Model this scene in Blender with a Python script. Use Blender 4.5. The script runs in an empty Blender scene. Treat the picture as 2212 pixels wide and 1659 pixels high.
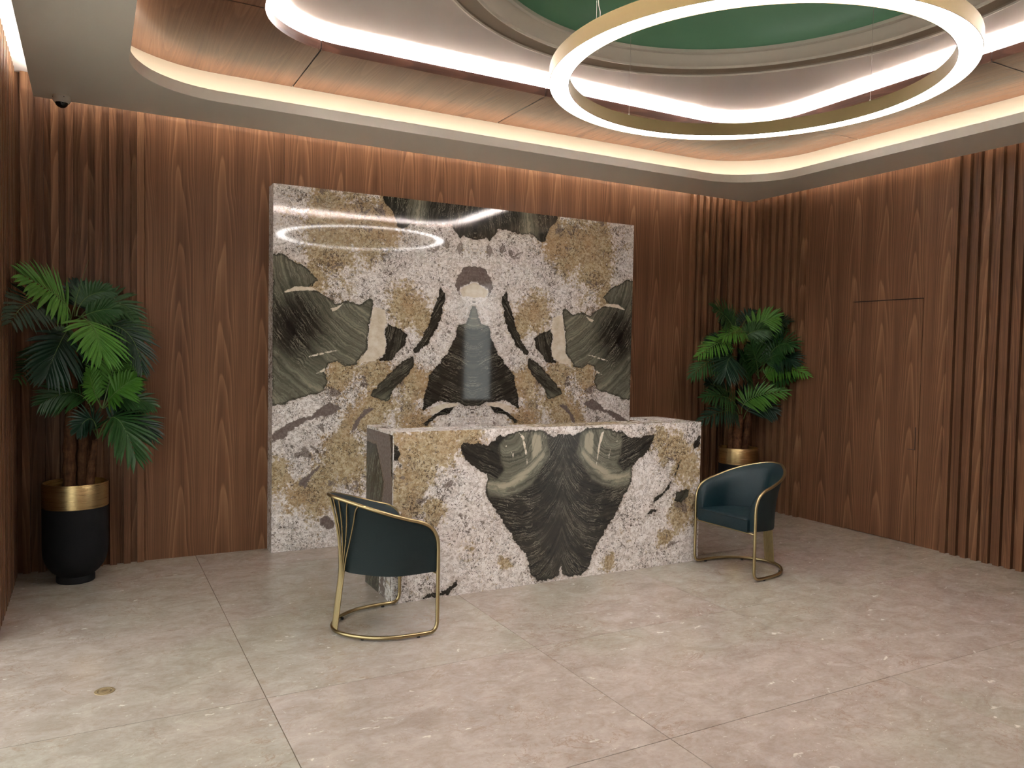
import bpy, bmesh, math, random
import numpy as np
from mathutils import Vector, Matrix

random.seed(7)
SC = bpy.context.scene
COL = SC.collection

# ---------------------------------------------------------------- camera
CAM_LOC = (-2.456, -6.1218, 1.537)
YAW, PITCH, ROLL, FPX = 0.497, -0.0389, 0.018, 1677.65
fw = Vector((math.sin(YAW) * math.cos(PITCH), math.cos(YAW) * math.cos(PITCH), math.sin(PITCH)))
r0 = Vector((math.cos(YAW), -math.sin(YAW), 0.0))
u0 = r0.cross(fw)
rt = r0 * math.cos(ROLL) + u0 * math.sin(ROLL)
up = -r0 * math.sin(ROLL) + u0 * math.cos(ROLL)
cd = bpy.data.cameras.new('camera')
cam = bpy.data.objects.new('camera', cd)
COL.objects.link(cam)
cam.matrix_world = Matrix(((rt.x, up.x, -fw.x, CAM_LOC[0]), (rt.y, up.y, -fw.y, CAM_LOC[1]),
                           (rt.z, up.z, -fw.z, CAM_LOC[2]), (0, 0, 0, 1)))
cd.sensor_fit = 'HORIZONTAL'
cd.sensor_width = 36.0
cd.lens = FPX / 2212.0 * 36.0
cd.clip_start = 0.05
SC.camera = cam

# ---------------------------------------------------------------- light and exposure
W = bpy.data.worlds.new('world')
SC.world = W
W.use_nodes = True
W.node_tree.nodes['Background'].inputs[0].default_value = (0.97, 1.0, 0.94, 1)
W.node_tree.nodes['Background'].inputs[1].default_value = 1.55     # daylight beyond the entrance
RING_L = 16.5        # pendant ring diffuser
COVE_HI_L = 275.0     # white strip in the upper cove
COVE_LO_L = 12.5     # warm strip in the lower cove
SLOT_L = 60.0        # strip in the slot along the walls
SC.view_settings.view_transform = 'Standard'
SC.view_settings.look = 'None'
SC.view_settings.gamma = 1.0
SC.view_settings.use_curve_mapping = False
SC.view_settings.exposure = 0.76
SC.render.engine = 'CYCLES'
SC.cycles.use_denoising = True
SC.cycles.max_bounces = 10
SC.cycles.diffuse_bounces = 6
SC.cycles.glossy_bounces = 5
SC.cycles.caustics_reflective = False
SC.cycles.caustics_refractive = False
SC.cycles.sample_clamp_indirect = 0.0


# ---------------------------------------------------------------- node helper
class NT:
    def __init__(self, name):
        self.m = bpy.data.materials.new(name)
        self.m.use_nodes = True
        self.t = self.m.node_tree
        self.t.nodes.clear()
        self.out = self.t.nodes.new('ShaderNodeOutputMaterial')

    def put(self, sock, v):
        if isinstance(v, bpy.types.NodeSocket):
            self.t.links.new(v, sock)
        elif v is not None:
            if hasattr(sock.default_value, '__len__') and not hasattr(v, '__len__'):
                v = (v, v, v)
            if sock.type == 'RGBA' and len(v) == 3:
                v = (*v, 1)
            sock.default_value = v

    def n(self, kind, **kw):
        nd = self.t.nodes.new(kind)
        for k, v in kw.items():
            setattr(nd, k, v)
        return nd

    def math(self, op, a, b=None, c=None, clamp=False):
        nd = self.n('ShaderNodeMath', operation=op, use_clamp=clamp)
        for i, v in enumerate((a, b, c)):
            if v is not None:
                self.put(nd.inputs[i], v)
        return nd.outputs[0]

    def add(self, a, b): return self.math('ADD', a, b)
    def sub(self, a, b): return self.math('SUBTRACT', a, b)
    def mul(self, a, b): return self.math('MULTIPLY', a, b)

    def step(self, v, lo, hi):
        nd = self.n('ShaderNodeMapRange', interpolation_type='SMOOTHSTEP')
        self.put(nd.inputs[0], v); self.put(nd.inputs[1], lo); self.put(nd.inputs[2], hi)
        return nd.outputs[0]

    def lin(self, v, lo, hi, a=0.0, b=1.0):
        nd = self.n('ShaderNodeMapRange')
        for i, q in enumerate((v, lo, hi, a, b)):
            self.put(nd.inputs[i], q)
        return nd.outputs[0]

    def mix(self, f, a, b, mode='MIX'):
        nd = self.n('ShaderNodeMix', data_type='RGBA', blend_type=mode)
        self.put(nd.inputs[0], f); self.put(nd.inputs[6], a); self.put(nd.inputs[7], b)
        return nd.outputs[2]

    def noise(self, vec, scale, detail=3.0, rough=0.55, dist=0.0, col=False):
        nd = self.n('ShaderNodeTexNoise')
        self.put(nd.inputs['Vector'], vec); self.put(nd.inputs['Scale'], scale)
        self.put(nd.inputs['Detail'], detail); self.put(nd.inputs['Roughness'], rough)
        self.put(nd.inputs['Distortion'], dist)
        return nd.outputs[1 if col else 0]

    def voro(self, vec, scale, feature='F1', out='Distance'):
        nd = self.n('ShaderNodeTexVoronoi', feature=feature)
        self.put(nd.inputs['Vector'], vec); self.put(nd.inputs['Scale'], scale)
        return nd.outputs[out]

    def pos(self): return self.n('ShaderNodeNewGeometry').outputs['Position']
    def rand(self): return self.n('ShaderNodeObjectInfo').outputs['Random']
    def attr(self, name): return self.n('ShaderNodeAttribute', attribute_name=name).outputs['Fac']

    def sep(self, v):
        nd = self.n('ShaderNodeSeparateXYZ'); self.put(nd.inputs[0], v); return nd.outputs

    def comb(self, x, y, z):
        nd = self.n('ShaderNodeCombineXYZ')
        for i, v in enumerate((x, y, z)):
            self.put(nd.inputs[i], v)
        return nd.outputs[0]

    def vmul(self, v, s):
        nd = self.n('ShaderNodeVectorMath', operation='MULTIPLY')
        self.put(nd.inputs[0], v); self.put(nd.inputs[1], s); return nd.outputs[0]

    def vadd(self, v, s):
        nd = self.n('ShaderNodeVectorMath', operation='ADD')
        self.put(nd.inputs[0], v); self.put(nd.inputs[1], s); return nd.outputs[0]

    def ramp(self, f, stops):
        nd = self.n('ShaderNodeValToRGB')
        cr = nd.color_ramp
        while len(cr.elements) < len(stops):
            cr.elements.new(0.5)
        for e, (p, c) in zip(cr.elements, stops):
            e.position = p; e.color = (*c, 1)
        self.put(nd.inputs[0], f)
        return nd.outputs[0]

    def bsdf(self, color, rough=0.5, metal=0.0, spec=0.5, bump=None, bump_d=0.01, coat=0.0, coat_r=0.1, aniso=0.0):
        b = self.n('ShaderNodeBsdfPrincipled')
        self.put(b.inputs['Base Color'], color); self.put(b.inputs['Roughness'], rough)
        self.put(b.inputs['Metallic'], metal); self.put(b.inputs['Specular IOR Level'], spec)
        self.put(b.inputs['Coat Weight'], coat); self.put(b.inputs['Coat Roughness'], coat_r)
        if aniso:
            self.put(b.inputs['Anisotropic'], aniso)
        if bump is not None:
            bn = self.n('ShaderNodeBump')
            self.put(bn.inputs['Height'], bump); bn.inputs['Distance'].default_value = bump_d
            self.t.links.new(bn.outputs[0], b.inputs['Normal'])
        self.t.links.new(b.outputs[0], self.out.inputs[0])
        return self.m


def plain(name, col, rough=0.5, metal=0.0, spec=0.5, grain=0.04, scale=60.0, bump_d=0.0):
    t = NT(name)
    nz = t.noise(t.pos(), scale, 3)
    c = t.mix(nz, tuple(max(0, k * (1 - grain)) for k in col), tuple(k * (1 + grain) for k in col))
    return t.bsdf(c, rough, metal, spec, bump=nz if bump_d else None, bump_d=bump_d)


def emit(name, col, strength):
    t = NT(name)
    e = t.n('ShaderNodeEmission')
    e.inputs[0].default_value = (*col, 1); e.inputs[1].default_value = strength
    t.t.links.new(e.outputs[0], t.out.inputs[0])
    t.m.cycles.emission_sampling = 'FRONT_BACK'
    return t.m


def walnut(name, along='Z', dark=(0.064, 0.029, 0.0155), mid=(0.172, 0.084, 0.0435), light=(0.31, 0.174, 0.093),
           leaf=0.29, shift=0.0, rough=0.42, slat=False, spec=0.16, fig=0.36):
    t = NT(name)
    x, y, z = t.sep(t.pos())
    rnd = t.rand()
    if along == 'Z':
        a = t.add(x, y); l = z
    elif along == 'H':
        a = z; l = t.add(x, y)
    else:
        a = x; l = y
    a = t.add(a, t.mul(rnd, 7.31 if slat else shift))
    cell = t.math('FLOOR', t.math('DIVIDE', a, leaf))
    f = t.sub(t.math('FRACT', t.math('DIVIDE', a, leaf)), 0.5)      # -.5 .. .5 within one veneer leaf
    fl = t.mul(f, leaf)
    loc = t.comb(fl, t.mul(l, 0.11), t.mul(cell, 0.07) if not slat else t.mul(rnd, 30.0))
    warp = t.sub(t.noise(loc, 7.0, 2, 0.5), 0.5)
    wob = t.sub(t.noise(t.comb(0.0, t.mul(l, 0.8), 3.3), 1.3, 2), 0.5)
    fw_ = t.add(fl, t.mul(wob, 0.05))
    v = t.add(t.add(t.mul(l, 2.1), t.mul(t.mul(fw_, fw_), 340.0)), t.mul(warp, 2.2))
    ring = t.math('FRACT', v)
    saw = t.mul(t.math('POWER', ring, 2.2), t.step(ring, 1.0, 0.90))
    saw = t.mul(saw, t.lin(t.math('ABSOLUTE', f), 0.18, 0.42, 1.0, 0.30))
    fib = t.noise(t.comb(t.mul(a, 260.0), t.mul(l, 3.0), 0.0), 1.0, 3, 0.6)
    fib2 = t.noise(t.comb(t.mul(a, 70.0), t.mul(l, 0.8), 5.0), 1.0, 3, 0.6)
    tone = t.noise(t.comb(t.mul(a, 9.0), t.mul(l, 0.35), 9.0), 1.0, 2, 0.5)
    k = t.add(t.add(t.mul(saw, fig), t.mul(fib2, 0.50)), t.mul(tone, 0.44))
    k = t.add(k, t.mul(t.sub(rnd, 0.5), 0.26 if slat else 0.06))
    c = t.ramp(k, [(0.24, dark), (0.56, mid), (0.98, light)])
    pores = t.step(fib, 0.60, 0.72)
    c = t.mix(t.mul(pores, 0.38), c, tuple(q * 0.6 for q in dark))
    return t.bsdf(c, rough, 0, spec, bump=fib, bump_d=0.0006)


# ---------------------------------------------------------------- object helpers
def tag(o, label=None, cat=None, group=None, kind=None):
    if label: o['label'] = label
    if cat: o['category'] = cat
    if group: o['group'] = group
    if kind: o['kind'] = kind
    return o


def empty(name, loc=(0, 0, 0), rz=0.0):
    o = bpy.data.objects.new(name, None)
    o.empty_display_size = 0.1
    o.location = loc; o.rotation_euler = (0, 0, rz)
    COL.objects.link(o)
    return o


def root_loc(p):
    v = Vector((0, 0, 0))
    while p is not None:
        v += p.location; p = p.parent
    return v


class G:
    """collects geometry, then links it as one mesh object"""
    def __init__(self): self.v = []; self.f = []

    def quadstrip(self, A, B, closed=True, flip=False):
        n = len(A); b = len(self.v)
        self.v += list(A) + list(B)
        for i in range(n if closed else n - 1):
            j = (i + 1) % n
            q = (b + i, b + j, b + n + j, b + n + i)
            self.f.append(q[::-1] if flip else q)
        return self

    def poly(self, P, flip=False):
        b = len(self.v); self.v += list(P)
        q = tuple(range(b, b + len(P)))
        self.f.append(q[::-1] if flip else q)
        return self

    def box(self, x0, x1, y0, y1, z0, z1):
        b = len(self.v)
        self.v += [(x, y, z) for z in (z0, z1) for y in (y0, y1) for x in (x0, x1)]
        for q in ((0, 2, 3, 1), (4, 5, 7, 6), (0, 1, 5, 4), (2, 6, 7, 3), (0, 4, 6, 2), (1, 3, 7, 5)):
            self.f.append(tuple(b + i for i in q))
        return self

    def tube(self, pts, rad, n=8, caps=True, closed=False):
        P = [Vector(p) for p in pts]
        m = len(P)
        R = rad if hasattr(rad, '__len__') else [rad] * m
        up_ = None; rings = []
        for i, p in enumerate(P):
            if closed:
                t = (P[(i + 1) % m] - P[i - 1]).normalized()
            else:
                t = (P[min(i + 1, m - 1)] - P[max(i - 1, 0)]).normalized()
            if up_ is None:
                up_ = Vector((0, 0, 1)) if abs(t.z) < 0.9 else Vector((1, 0, 0))
            s = t.cross(up_).normalized(); up_ = s.cross(t).normalized()
            rings.append([tuple(p + (s * math.cos(k * 2 * math.pi / n) + up_ * math.sin(k * 2 * math.pi / n)) * R[i]) for k in range(n)])
        b = len(self.v)
        for r in rings: self.v += r
        for i in range(m if closed else m - 1):
            j = (i + 1) % m
            for k in range(n):
                k2 = (k + 1) % n
                self.f.append((b + i * n + k, b + j * n + k, b + j * n + k2, b + i * n + k2))
        if caps and not closed:
            self.f.append(tuple(b + k for k in range(n)))
            self.f.append(tuple(b + (m - 1) * n + k for k in range(n))[::-1])
        return self

    def lathe(self, prof, cx=0.0, cy=0.0, n=48):
        b = len(self.v); m = len(prof)
        for r, z in prof:
            for k in range(n):
                a = 2 * math.pi * k / n
                self.v.append((cx + r * math.cos(a), cy + r * math.sin(a), z))
        for i in range(m - 1):
            for k in range(n):
                k2 = (k + 1) % n
                self.f.append((b + i * n + k, b + i * n + k2, b + (i + 1) * n + k2, b + (i + 1) * n + k))
        return self

    def obj(self, name, mat, parent=None, smooth=False, local=False, angle=None, bevel=0.0):
        me = bpy.data.meshes.new(name)
        V = self.v
        if parent is not None and not local:
            o_ = root_loc(parent)
            V = [(p[0] - o_.x, p[1] - o_.y, p[2] - o_.z) for p in V]
        me.from_pydata([tuple(p) for p in V], [], self.f)
        bm = bmesh.new(); bm.from_mesh(me)
        bmesh.ops.remove_doubles(bm, verts=bm.verts, dist=1e-5)
        bmesh.ops.recalc_face_normals(bm, faces=bm.faces)
        if bevel:
            bmesh.ops.bevel(bm, geom=[e for e in bm.edges if e.is_manifold and e.calc_face_angle(0) > 0.6], offset=bevel, segments=2, affect='EDGES', clamp_overlap=True)
        bm.to_mesh(me); bm.free()
        if smooth:
            me.shade_smooth()
            if angle: me.set_sharp_from_angle(angle=angle)
        me.materials.append(mat)
        o = bpy.data.objects.new(name, me)
        if parent is not None: o.parent = parent
        COL.objects.link(o)
        return o


def dup(o, loc, parent=None):
    c = o.copy(); c.location = loc
    if parent is not None: c.parent = parent
    COL.objects.link(c)
    return c


def rrect(x0, x1, y0, y1, r, z, m=14, s=20):
    P = []
    cs = [(x1 - r, y1 - r, 0.0), (x0 + r, y1 - r, 90.0), (x0 + r, y0 + r, 180.0), (x1 - r, y0 + r, 270.0)]
    for i, (cx, cy, a0) in enumerate(cs):
        arc = [(cx + r * math.cos(math.radians(a0 + 90.0 * k / m)), cy + r * math.sin(math.radians(a0 + 90.0 * k / m)), z) for k in range(m + 1)]
        P += arc
        nx, ny, na = cs[(i + 1) % 4]
        e = (nx + r * math.cos(math.radians(na)), ny + r * math.sin(math.radians(na)))
        for k in range(1, s):
            q = k / s
            P.append((arc[-1][0] * (1 - q) + e[0] * q, arc[-1][1] * (1 - q) + e[1] * q, z))
    return P


def at_z(P, z): return [(p[0], p[1], z) for p in P]
FRONDS_LEFT = [
    (((-2.572, -0.380, 1.727), (-2.634, -0.510, 1.839), (-2.845, -0.724, 1.966)), 1.15, 2),
    (((-2.584, -0.330, 1.728), (-2.750, -0.650, 1.801), (-2.845, -1.245, 1.624)), 1.05, 0),
    (((-2.572, -0.380, 1.669), (-2.628, -0.570, 1.545), (-2.701, -0.630, 1.343)), 1.05, 0),
    (((-2.527, -0.380, 1.729), (-2.442, -0.610, 1.650), (-2.399, -0.710, 1.473)), 1.10, 2),
    (((-2.539, -0.310, 1.731), (-2.476, -0.280, 1.860), (-2.322, -0.250, 1.909)), 0.90, 1),
    (((-2.522, -0.300, 1.719), (-2.352, -0.230, 1.842), (-2.161, -0.190, 1.736)), 0.90, 1),
    (((-2.522, -0.310, 1.699), (-2.312, -0.300, 1.713), (-2.138, -0.330, 1.577)), 0.90, 1),
    (((-2.459, -0.330, 1.655), (-2.251, -0.430, 1.633), (-2.158, -0.480, 1.351)), 0.85, 0),
    (((-2.551, -0.280, 1.731), (-2.541, -0.170, 1.862), (-2.524, -0.130, 1.960)), 0.90, 0),
    (((-2.574, -0.280, 1.704), (-2.736, -0.210, 1.478), (-2.845, -0.908, 1.321)), 0.75, 1),
    (((-2.579, -0.300, 1.691), (-2.656, -0.210, 1.730), (-2.788, -0.150, 1.759)), 0.90, 0),
    (((-2.563, -0.280, 1.666), (-2.518, -0.180, 1.549), (-2.460, -0.130, 1.380)), 0.85, 0),
    (((-2.391, -0.350, 1.128), (-2.331, -0.350, 1.367), (-2.264, -0.310, 1.544)), 1.00, 2),
    (((-2.385, -0.350, 1.134), (-2.316, -0.430, 1.238), (-2.191, -0.490, 1.345)), 1.00, 2),
    (((-2.396, -0.350, 1.135), (-2.443, -0.410, 1.257), (-2.471, -0.450, 1.401)), 0.80, 2),
    (((-2.443, -0.350, 1.096), (-2.551, -0.380, 1.234), (-2.754, -0.430, 1.159)), 0.90, 1),
    (((-2.379, -0.330, 1.133), (-2.241, -0.330, 1.195), (-2.071, -0.350, 1.132)), 0.85, 1),
    (((-2.361, -0.330, 1.066), (-2.293, -0.250, 1.119), (-2.206, -0.210, 1.115)), 0.80, 0),
    (((-2.402, -0.300, 1.111), (-2.413, -0.210, 1.247), (-2.424, -0.150, 1.381)), 0.90, 0),
    (((-2.417, -0.350, 0.931), (-2.458, -0.430, 1.068), (-2.543, -0.490, 0.985)), 0.85, 0),
    (((-2.414, -0.350, 0.938), (-2.309, -0.490, 1.070), (-2.192, -0.570, 0.769)), 1.15, 1),
    (((-2.411, -0.330, 0.936), (-2.253, -0.350, 1.064), (-2.060, -0.380, 0.929)), 0.90, 0),
    (((-2.539, -0.350, 1.704), (-2.424, -0.390, 1.765), (-2.296, -0.390, 1.784)), 0.95, 1),
    (((-2.573, -0.350, 1.702), (-2.614, -0.450, 1.780), (-2.718, -0.550, 1.832)), 0.95, 1),
    (((-2.562, -0.330, 1.677), (-2.605, -0.410, 1.610), (-2.649, -0.450, 1.482)), 0.90, 1),
    (((-2.528, -0.310, 1.679), (-2.401, -0.330, 1.617), (-2.284, -0.350, 1.453)), 0.95, 0),
    (((-2.385, -0.330, 1.126), (-2.306, -0.290, 1.298), (-2.202, -0.270, 1.412)), 0.95, 1),
    (((-2.551, -0.280, 1.653), (-2.501, -0.190, 1.482), (-2.460, -0.150, 1.292)), 0.90, 0),
    (((-2.420, -0.300, 0.926), (-2.471, -0.230, 1.023), (-2.522, -0.180, 1.049)), 0.70, 0),
]
FRONDS_RIGHT = [
    (((3.111, -0.464, 1.745), (2.932, -0.524, 1.907), (2.684, -0.564, 2.009)), 1.00, 1),
    (((3.168, -0.464, 1.768), (3.371, -0.504, 1.892), (3.470, -0.654, 1.947)), 0.95, 2),
    (((3.202, -0.414, 1.781), (3.341, -0.344, 1.917), (3.470, -0.346, 1.993)), 0.90, 0),
    (((3.252, -0.524, 1.775), (2.991, -0.584, 1.788), (2.773, -0.604, 1.712)), 0.70, 2),
    (((3.070, -0.464, 1.681), (2.811, -0.544, 1.680), (2.470, -0.584, 1.523)), 0.75, 2),
    (((3.120, -0.414, 1.660), (2.994, -0.364, 1.701), (2.830, -0.344, 1.665)), 0.95, 0),
    (((3.106, -0.444, 1.628), (2.964, -0.444, 1.604), (2.808, -0.464, 1.539)), 0.90, 0),
    (((3.145, -0.464, 1.436), (2.858, -0.644, 1.542), (2.740, -0.704, 1.343)), 1.20, 0),
    (((3.119, -0.464, 1.543), (2.729, -0.564, 1.528), (2.393, -0.604, 1.329)), 0.85, 1),
    (((3.176, -0.444, 1.704), (3.470, -0.456, 1.799), (3.470, -0.748, 1.805)), 0.95, 1),
    (((3.229, -0.404, 1.717), (3.470, -0.526, 1.841), (3.470, -0.804, 1.893)), 0.90, 0),
    (((3.393, -0.484, 1.330), (3.252, -0.584, 1.525), (3.146, -0.604, 1.671)), 0.95, 1),
    (((3.449, -0.464, 1.395), (3.470, -0.521, 1.592), (3.470, -0.571, 1.754)), 1.00, 2),
    (((3.463, -0.464, 1.406), (3.470, -0.645, 1.657), (3.470, -0.861, 1.636)), 1.00, 1),
    (((3.470, -0.472, 1.395), (3.470, -0.690, 1.550), (3.470, -0.827, 1.489)), 1.10, 0),
    (((3.470, -0.476, 1.297), (3.470, -0.694, 1.444), (3.470, -1.064, 1.367)), 0.85, 2),
    (((3.470, -0.477, 1.275), (3.470, -0.685, 1.337), (3.470, -0.911, 1.361)), 0.70, 1),
    (((3.388, -0.464, 1.220), (3.236, -0.544, 1.311), (3.126, -0.564, 1.386)), 0.70, 1),
    (((3.470, -0.432, 1.328), (3.348, -0.384, 1.479), (3.217, -0.364, 1.543)), 0.90, 0),
    (((3.470, -0.416, 1.360), (3.470, -0.420, 1.613), (3.470, -0.459, 1.722)), 1.00, 0),
    (((3.177, -0.464, 0.985), (2.947, -0.524, 1.152), (2.579, -0.544, 1.147)), 0.90, 1),
    (((3.206, -0.464, 0.984), (3.258, -0.544, 1.150), (3.470, -0.844, 1.223)), 0.90, 2),
    (((3.166, -0.464, 0.888), (2.956, -0.564, 1.028), (2.493, -0.604, 0.923)), 0.95, 0),
    (((3.217, -0.464, 0.886), (3.331, -0.504, 1.071), (3.470, -0.672, 0.989)), 0.95, 0),
    (((3.145, -0.444, 1.736), (3.078, -0.404, 1.874), (3.007, -0.384, 1.978)), 0.95, 0),
    (((3.122, -0.484, 1.692), (3.211, -0.564, 1.789), (3.387, -0.604, 1.826)), 0.95, 1),
    (((3.412, -0.484, 1.406), (3.465, -0.584, 1.549), (3.470, -0.743, 1.572)), 1.00, 1),
    (((3.419, -0.464, 1.394), (3.196, -0.504, 1.502), (3.117, -0.524, 1.544)), 0.95, 1),
    (((3.457, -0.444, 1.328), (3.367, -0.424, 1.459), (3.234, -0.424, 1.457)), 0.95, 0),
    (((3.162, -0.464, 1.543), (3.251, -0.504, 1.588), (3.350, -0.524, 1.547)), 0.95, 1),
    (((3.186, -0.424, 1.586), (3.057, -0.404, 1.670), (2.885, -0.404, 1.708)), 0.95, 0),
    (((3.445, -0.484, 1.330), (3.463, -0.564, 1.398), (3.470, -0.696, 1.412)), 0.90, 2),
    (((3.204, -0.394, 1.142), (3.060, -0.344, 1.227), (2.841, -0.324, 1.297)), 0.85, 0),
    (((3.251, -0.394, 1.065), (3.401, -0.344, 1.170), (3.470, -0.625, 1.109)), 0.85, 0),
]
SLAB_D_wing = [(1.674, 2.238), (1.587, 2.251), (1.508, 2.211), (1.429, 2.172), (1.383, 2.129), (1.313, 2.076), (1.405, 2.008), (1.324, 1.995), (1.183, 1.898), (1.088, 1.926), (0.991, 1.907), (0.917, 1.958), (0.88, 1.936), (0.892, 1.876), (0.909, 1.756), (0.926, 1.636), (0.925, 1.552), (0.986, 1.492), (1.022, 1.432), (1.107, 1.419), (1.167, 1.454), (1.238, 1.43), (1.272, 1.371), (1.248, 1.29), (1.294, 1.208), (1.501, 1.164), (1.579, 1.119), (1.668, 1.104)]
SLAB_D_pocket = [(0.765, 1.767), (0.663, 1.728), (0.598, 1.681), (0.61, 1.607), (0.699, 1.52), (0.724, 1.471), (0.825, 1.464), (0.775, 1.531), (0.77, 1.616), (0.79, 1.687)]
SLAB_D_sliver = [(0.312, 2.069), (0.257, 2.028), (0.282, 1.877), (0.321, 1.763), (0.386, 1.637), (0.504, 1.523), (0.544, 1.547), (0.453, 1.672), (0.389, 1.848), (0.35, 1.936)]
SLAB_D_sliver2 = [(0.549, 1.498), (0.529, 1.449), (0.58, 1.362), (0.631, 1.301), (0.714, 1.24), (0.745, 1.131), (0.909, 1.181), (0.823, 1.289), (0.697, 1.411), (0.595, 1.485)]
SLAB_D_tri = [(0.001, 1.981), (0.029, 1.899), (0.074, 1.786), (0.153, 1.763), (0.17, 1.673), (0.23, 1.544), (0.321, 1.441), (0.398, 1.349), (0.431, 1.217), (0.457, 1.057), (0.403, 1.085), (0.342, 1.125), (0.253, 1.126), (0.122, 1.115), (0.065, 1.09), (0.011, 1.084)]
SLAB_D_cres = [(0.166, 1.088), (0.254, 1.08), (0.329, 1.033), (0.444, 0.951), (0.421, 0.932), (0.33, 0.993), (0.211, 1.035)]
SLAB_D_top = [(0.02, 2.821), (0.235, 2.824), (0.382, 2.813), (0.564, 2.806), (0.821, 2.793), (0.814, 2.739), (0.752, 2.679), (0.707, 2.595), (0.678, 2.533), (0.631, 2.536), (0.568, 2.59), (0.447, 2.583), (0.372, 2.592), (0.283, 2.603), (0.224, 2.611), (0.182, 2.549), (0.14, 2.481), (0.11, 2.517), (0.039, 2.498), (0.014, 2.491)]
SLAB_M_arch = [(0.01, 2.273), (0.101, 2.261), (0.16, 2.188), (0.176, 2.099), (0.127, 2.006), (0.148, 2.072), (0.104, 2.108), (0.053, 2.118), (0.024, 2.148), (0.008, 2.15)]
SLAB_M_mauve = [(1.666, 0.84), (1.566, 0.866), (1.552, 0.912), (1.462, 0.963), (1.363, 1.006), (1.238, 1.042), (1.112, 1.087), (1.231, 1.128), (1.332, 1.083), (1.363, 1.037), (1.5, 1.002), (1.589, 0.943), (1.667, 0.908)]
SLAB_M_m2 = [(1.302, 0.238), (1.247, 0.241), (1.183, 0.196), (1.191, 0.149), (1.23, 0.137), (1.294, 0.182)]
SLAB_M_m3 = [(1.053, 0.892), (1.038, 0.951), (0.989, 1.029), (0.916, 1.084), (0.866, 1.083), (0.916, 1.044), (0.981, 0.989), (1.013, 0.926)]
SLAB_M_m4 = [(1.462, 0.508), (1.443, 0.553), (1.382, 0.588), (1.282, 0.668), (1.297, 0.63), (1.367, 0.564), (1.405, 0.488)]
SLAB_C_vein = [(0.88, 1.894), (0.792, 1.868), (0.772, 1.784), (0.796, 1.687), (0.776, 1.615), (0.788, 1.519), (0.875, 1.457), (0.998, 1.444), (0.974, 1.492), (0.925, 1.552), (0.926, 1.636), (0.909, 1.756), (0.892, 1.864)]
SLAB_C_v2 = [(1.596, 1.963), (1.507, 2.013), (1.393, 2.02), (1.301, 1.996), (1.393, 1.991), (1.473, 1.987)]
SLAB_C_v3 = [(1.23, 1.861), (1.183, 1.875), (1.088, 1.926), (1.135, 1.9), (1.182, 1.845), (1.212, 1.838)]
SLAB_C_v4 = [(1.401, 1.492), (1.25, 1.529), (1.108, 1.549), (1.25, 1.517), (1.389, 1.48)]
SLAB_C_v5 = [(1.365, 1.371), (1.319, 1.365), (1.261, 1.406), (1.272, 1.371), (1.331, 1.357)]
SLAB_C_v6 = [(0.008, 2.146), (0.046, 2.117), (0.136, 2.065), (0.106, 2.005), (0.055, 2.015), (0.006, 2.0)]
SLAB_C_v7 = [(0.122, 1.108), (0.254, 1.113), (0.358, 1.085), (0.412, 1.011), (0.329, 1.033), (0.254, 1.071), (0.152, 1.089)]
SLAB_OCHRE = [(1.028, 2.542, 0.33), (0.818, 2.565, 0.25), (1.215, 2.323, 0.3), (1.259, 2.561, 0.3), (1.391, 2.069, 0.2), (0.934, 2.385, 0.2), (0.584, 1.883, 0.22), (0.464, 1.799, 0.17), (1.106, 1.384, 0.2), (1.178, 1.325, 0.15), (0.873, 1.361, 0.18), (0.527, 1.276, 0.2), (1.609, 0.563, 0.16), (1.42, 0.427, 0.2), (1.342, 0.39, 0.2), (1.148, 0.725, 0.2), (1.093, 0.786, 0.2), (1.042, 0.608, 0.2), (1.265, 0.542, 0.15), (0.825, 1.131, 0.15), (0.907, 0.988, 0.2), (0.522, 0.954, 0.2)]
DESK_shield = [(0.341, 1.003), (0.388, 1.001), (0.439, 0.988), (0.491, 1.008), (0.534, 1.036), (0.586, 1.038), (0.711, 1.035), (0.766, 1.018), (0.803, 1.002), (0.849, 1.008), (0.887, 0.973), (0.935, 0.952), (1.039, 0.96), (1.086, 0.974), (1.135, 0.968), (1.117, 0.911), (1.081, 0.843), (1.024, 0.808), (0.959, 0.773), (0.936, 0.736), (0.943, 0.667), (0.926, 0.607), (0.881, 0.549), (0.837, 0.484), (0.802, 0.411), (0.748, 0.355), (0.714, 0.298), (0.644, 0.215), (0.619, 0.143), (0.586, 0.057), (0.525, 0.009), (0.429, 0.017), (0.369, 0.039), (0.355, 0.07), (0.334, 0.065)]
DESK_grey = [(0.491, 1.008), (0.534, 1.036), (0.586, 1.038), (0.711, 1.035), (0.803, 0.998), (0.851, 0.944), (0.836, 0.839), (0.81, 0.78), (0.867, 0.717), (0.94, 0.758), (0.943, 0.667), (0.921, 0.615), (0.815, 0.595), (0.677, 0.631), (0.596, 0.673), (0.523, 0.78), (0.46, 0.864), (0.484, 0.936)]
DESK_band = [(0.511, 0.891), (0.628, 0.79), (0.701, 0.756), (0.775, 0.703), (0.867, 0.698), (0.932, 0.713), (0.934, 0.675), (0.813, 0.644), (0.703, 0.674), (0.603, 0.754), (0.495, 0.855)]
DESK_lobe = [(0.526, 1.0), (0.569, 1.028), (0.623, 1.004), (0.616, 0.923), (0.61, 0.82), (0.556, 0.852), (0.511, 0.898)]
DESK_vn = [(0.711, 1.031), (0.677, 0.973), (0.661, 0.899), (0.629, 0.76), (0.643, 0.9), (0.667, 0.995)]
DESK_vn2 = [(0.833, 0.941), (0.787, 0.924), (0.743, 0.881), (0.736, 0.814), (0.752, 0.888), (0.796, 0.942)]
DESK_sl1 = [(1.404, 0.785), (1.38, 0.751), (1.343, 0.65), (1.333, 0.655), (1.37, 0.751)]
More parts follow.
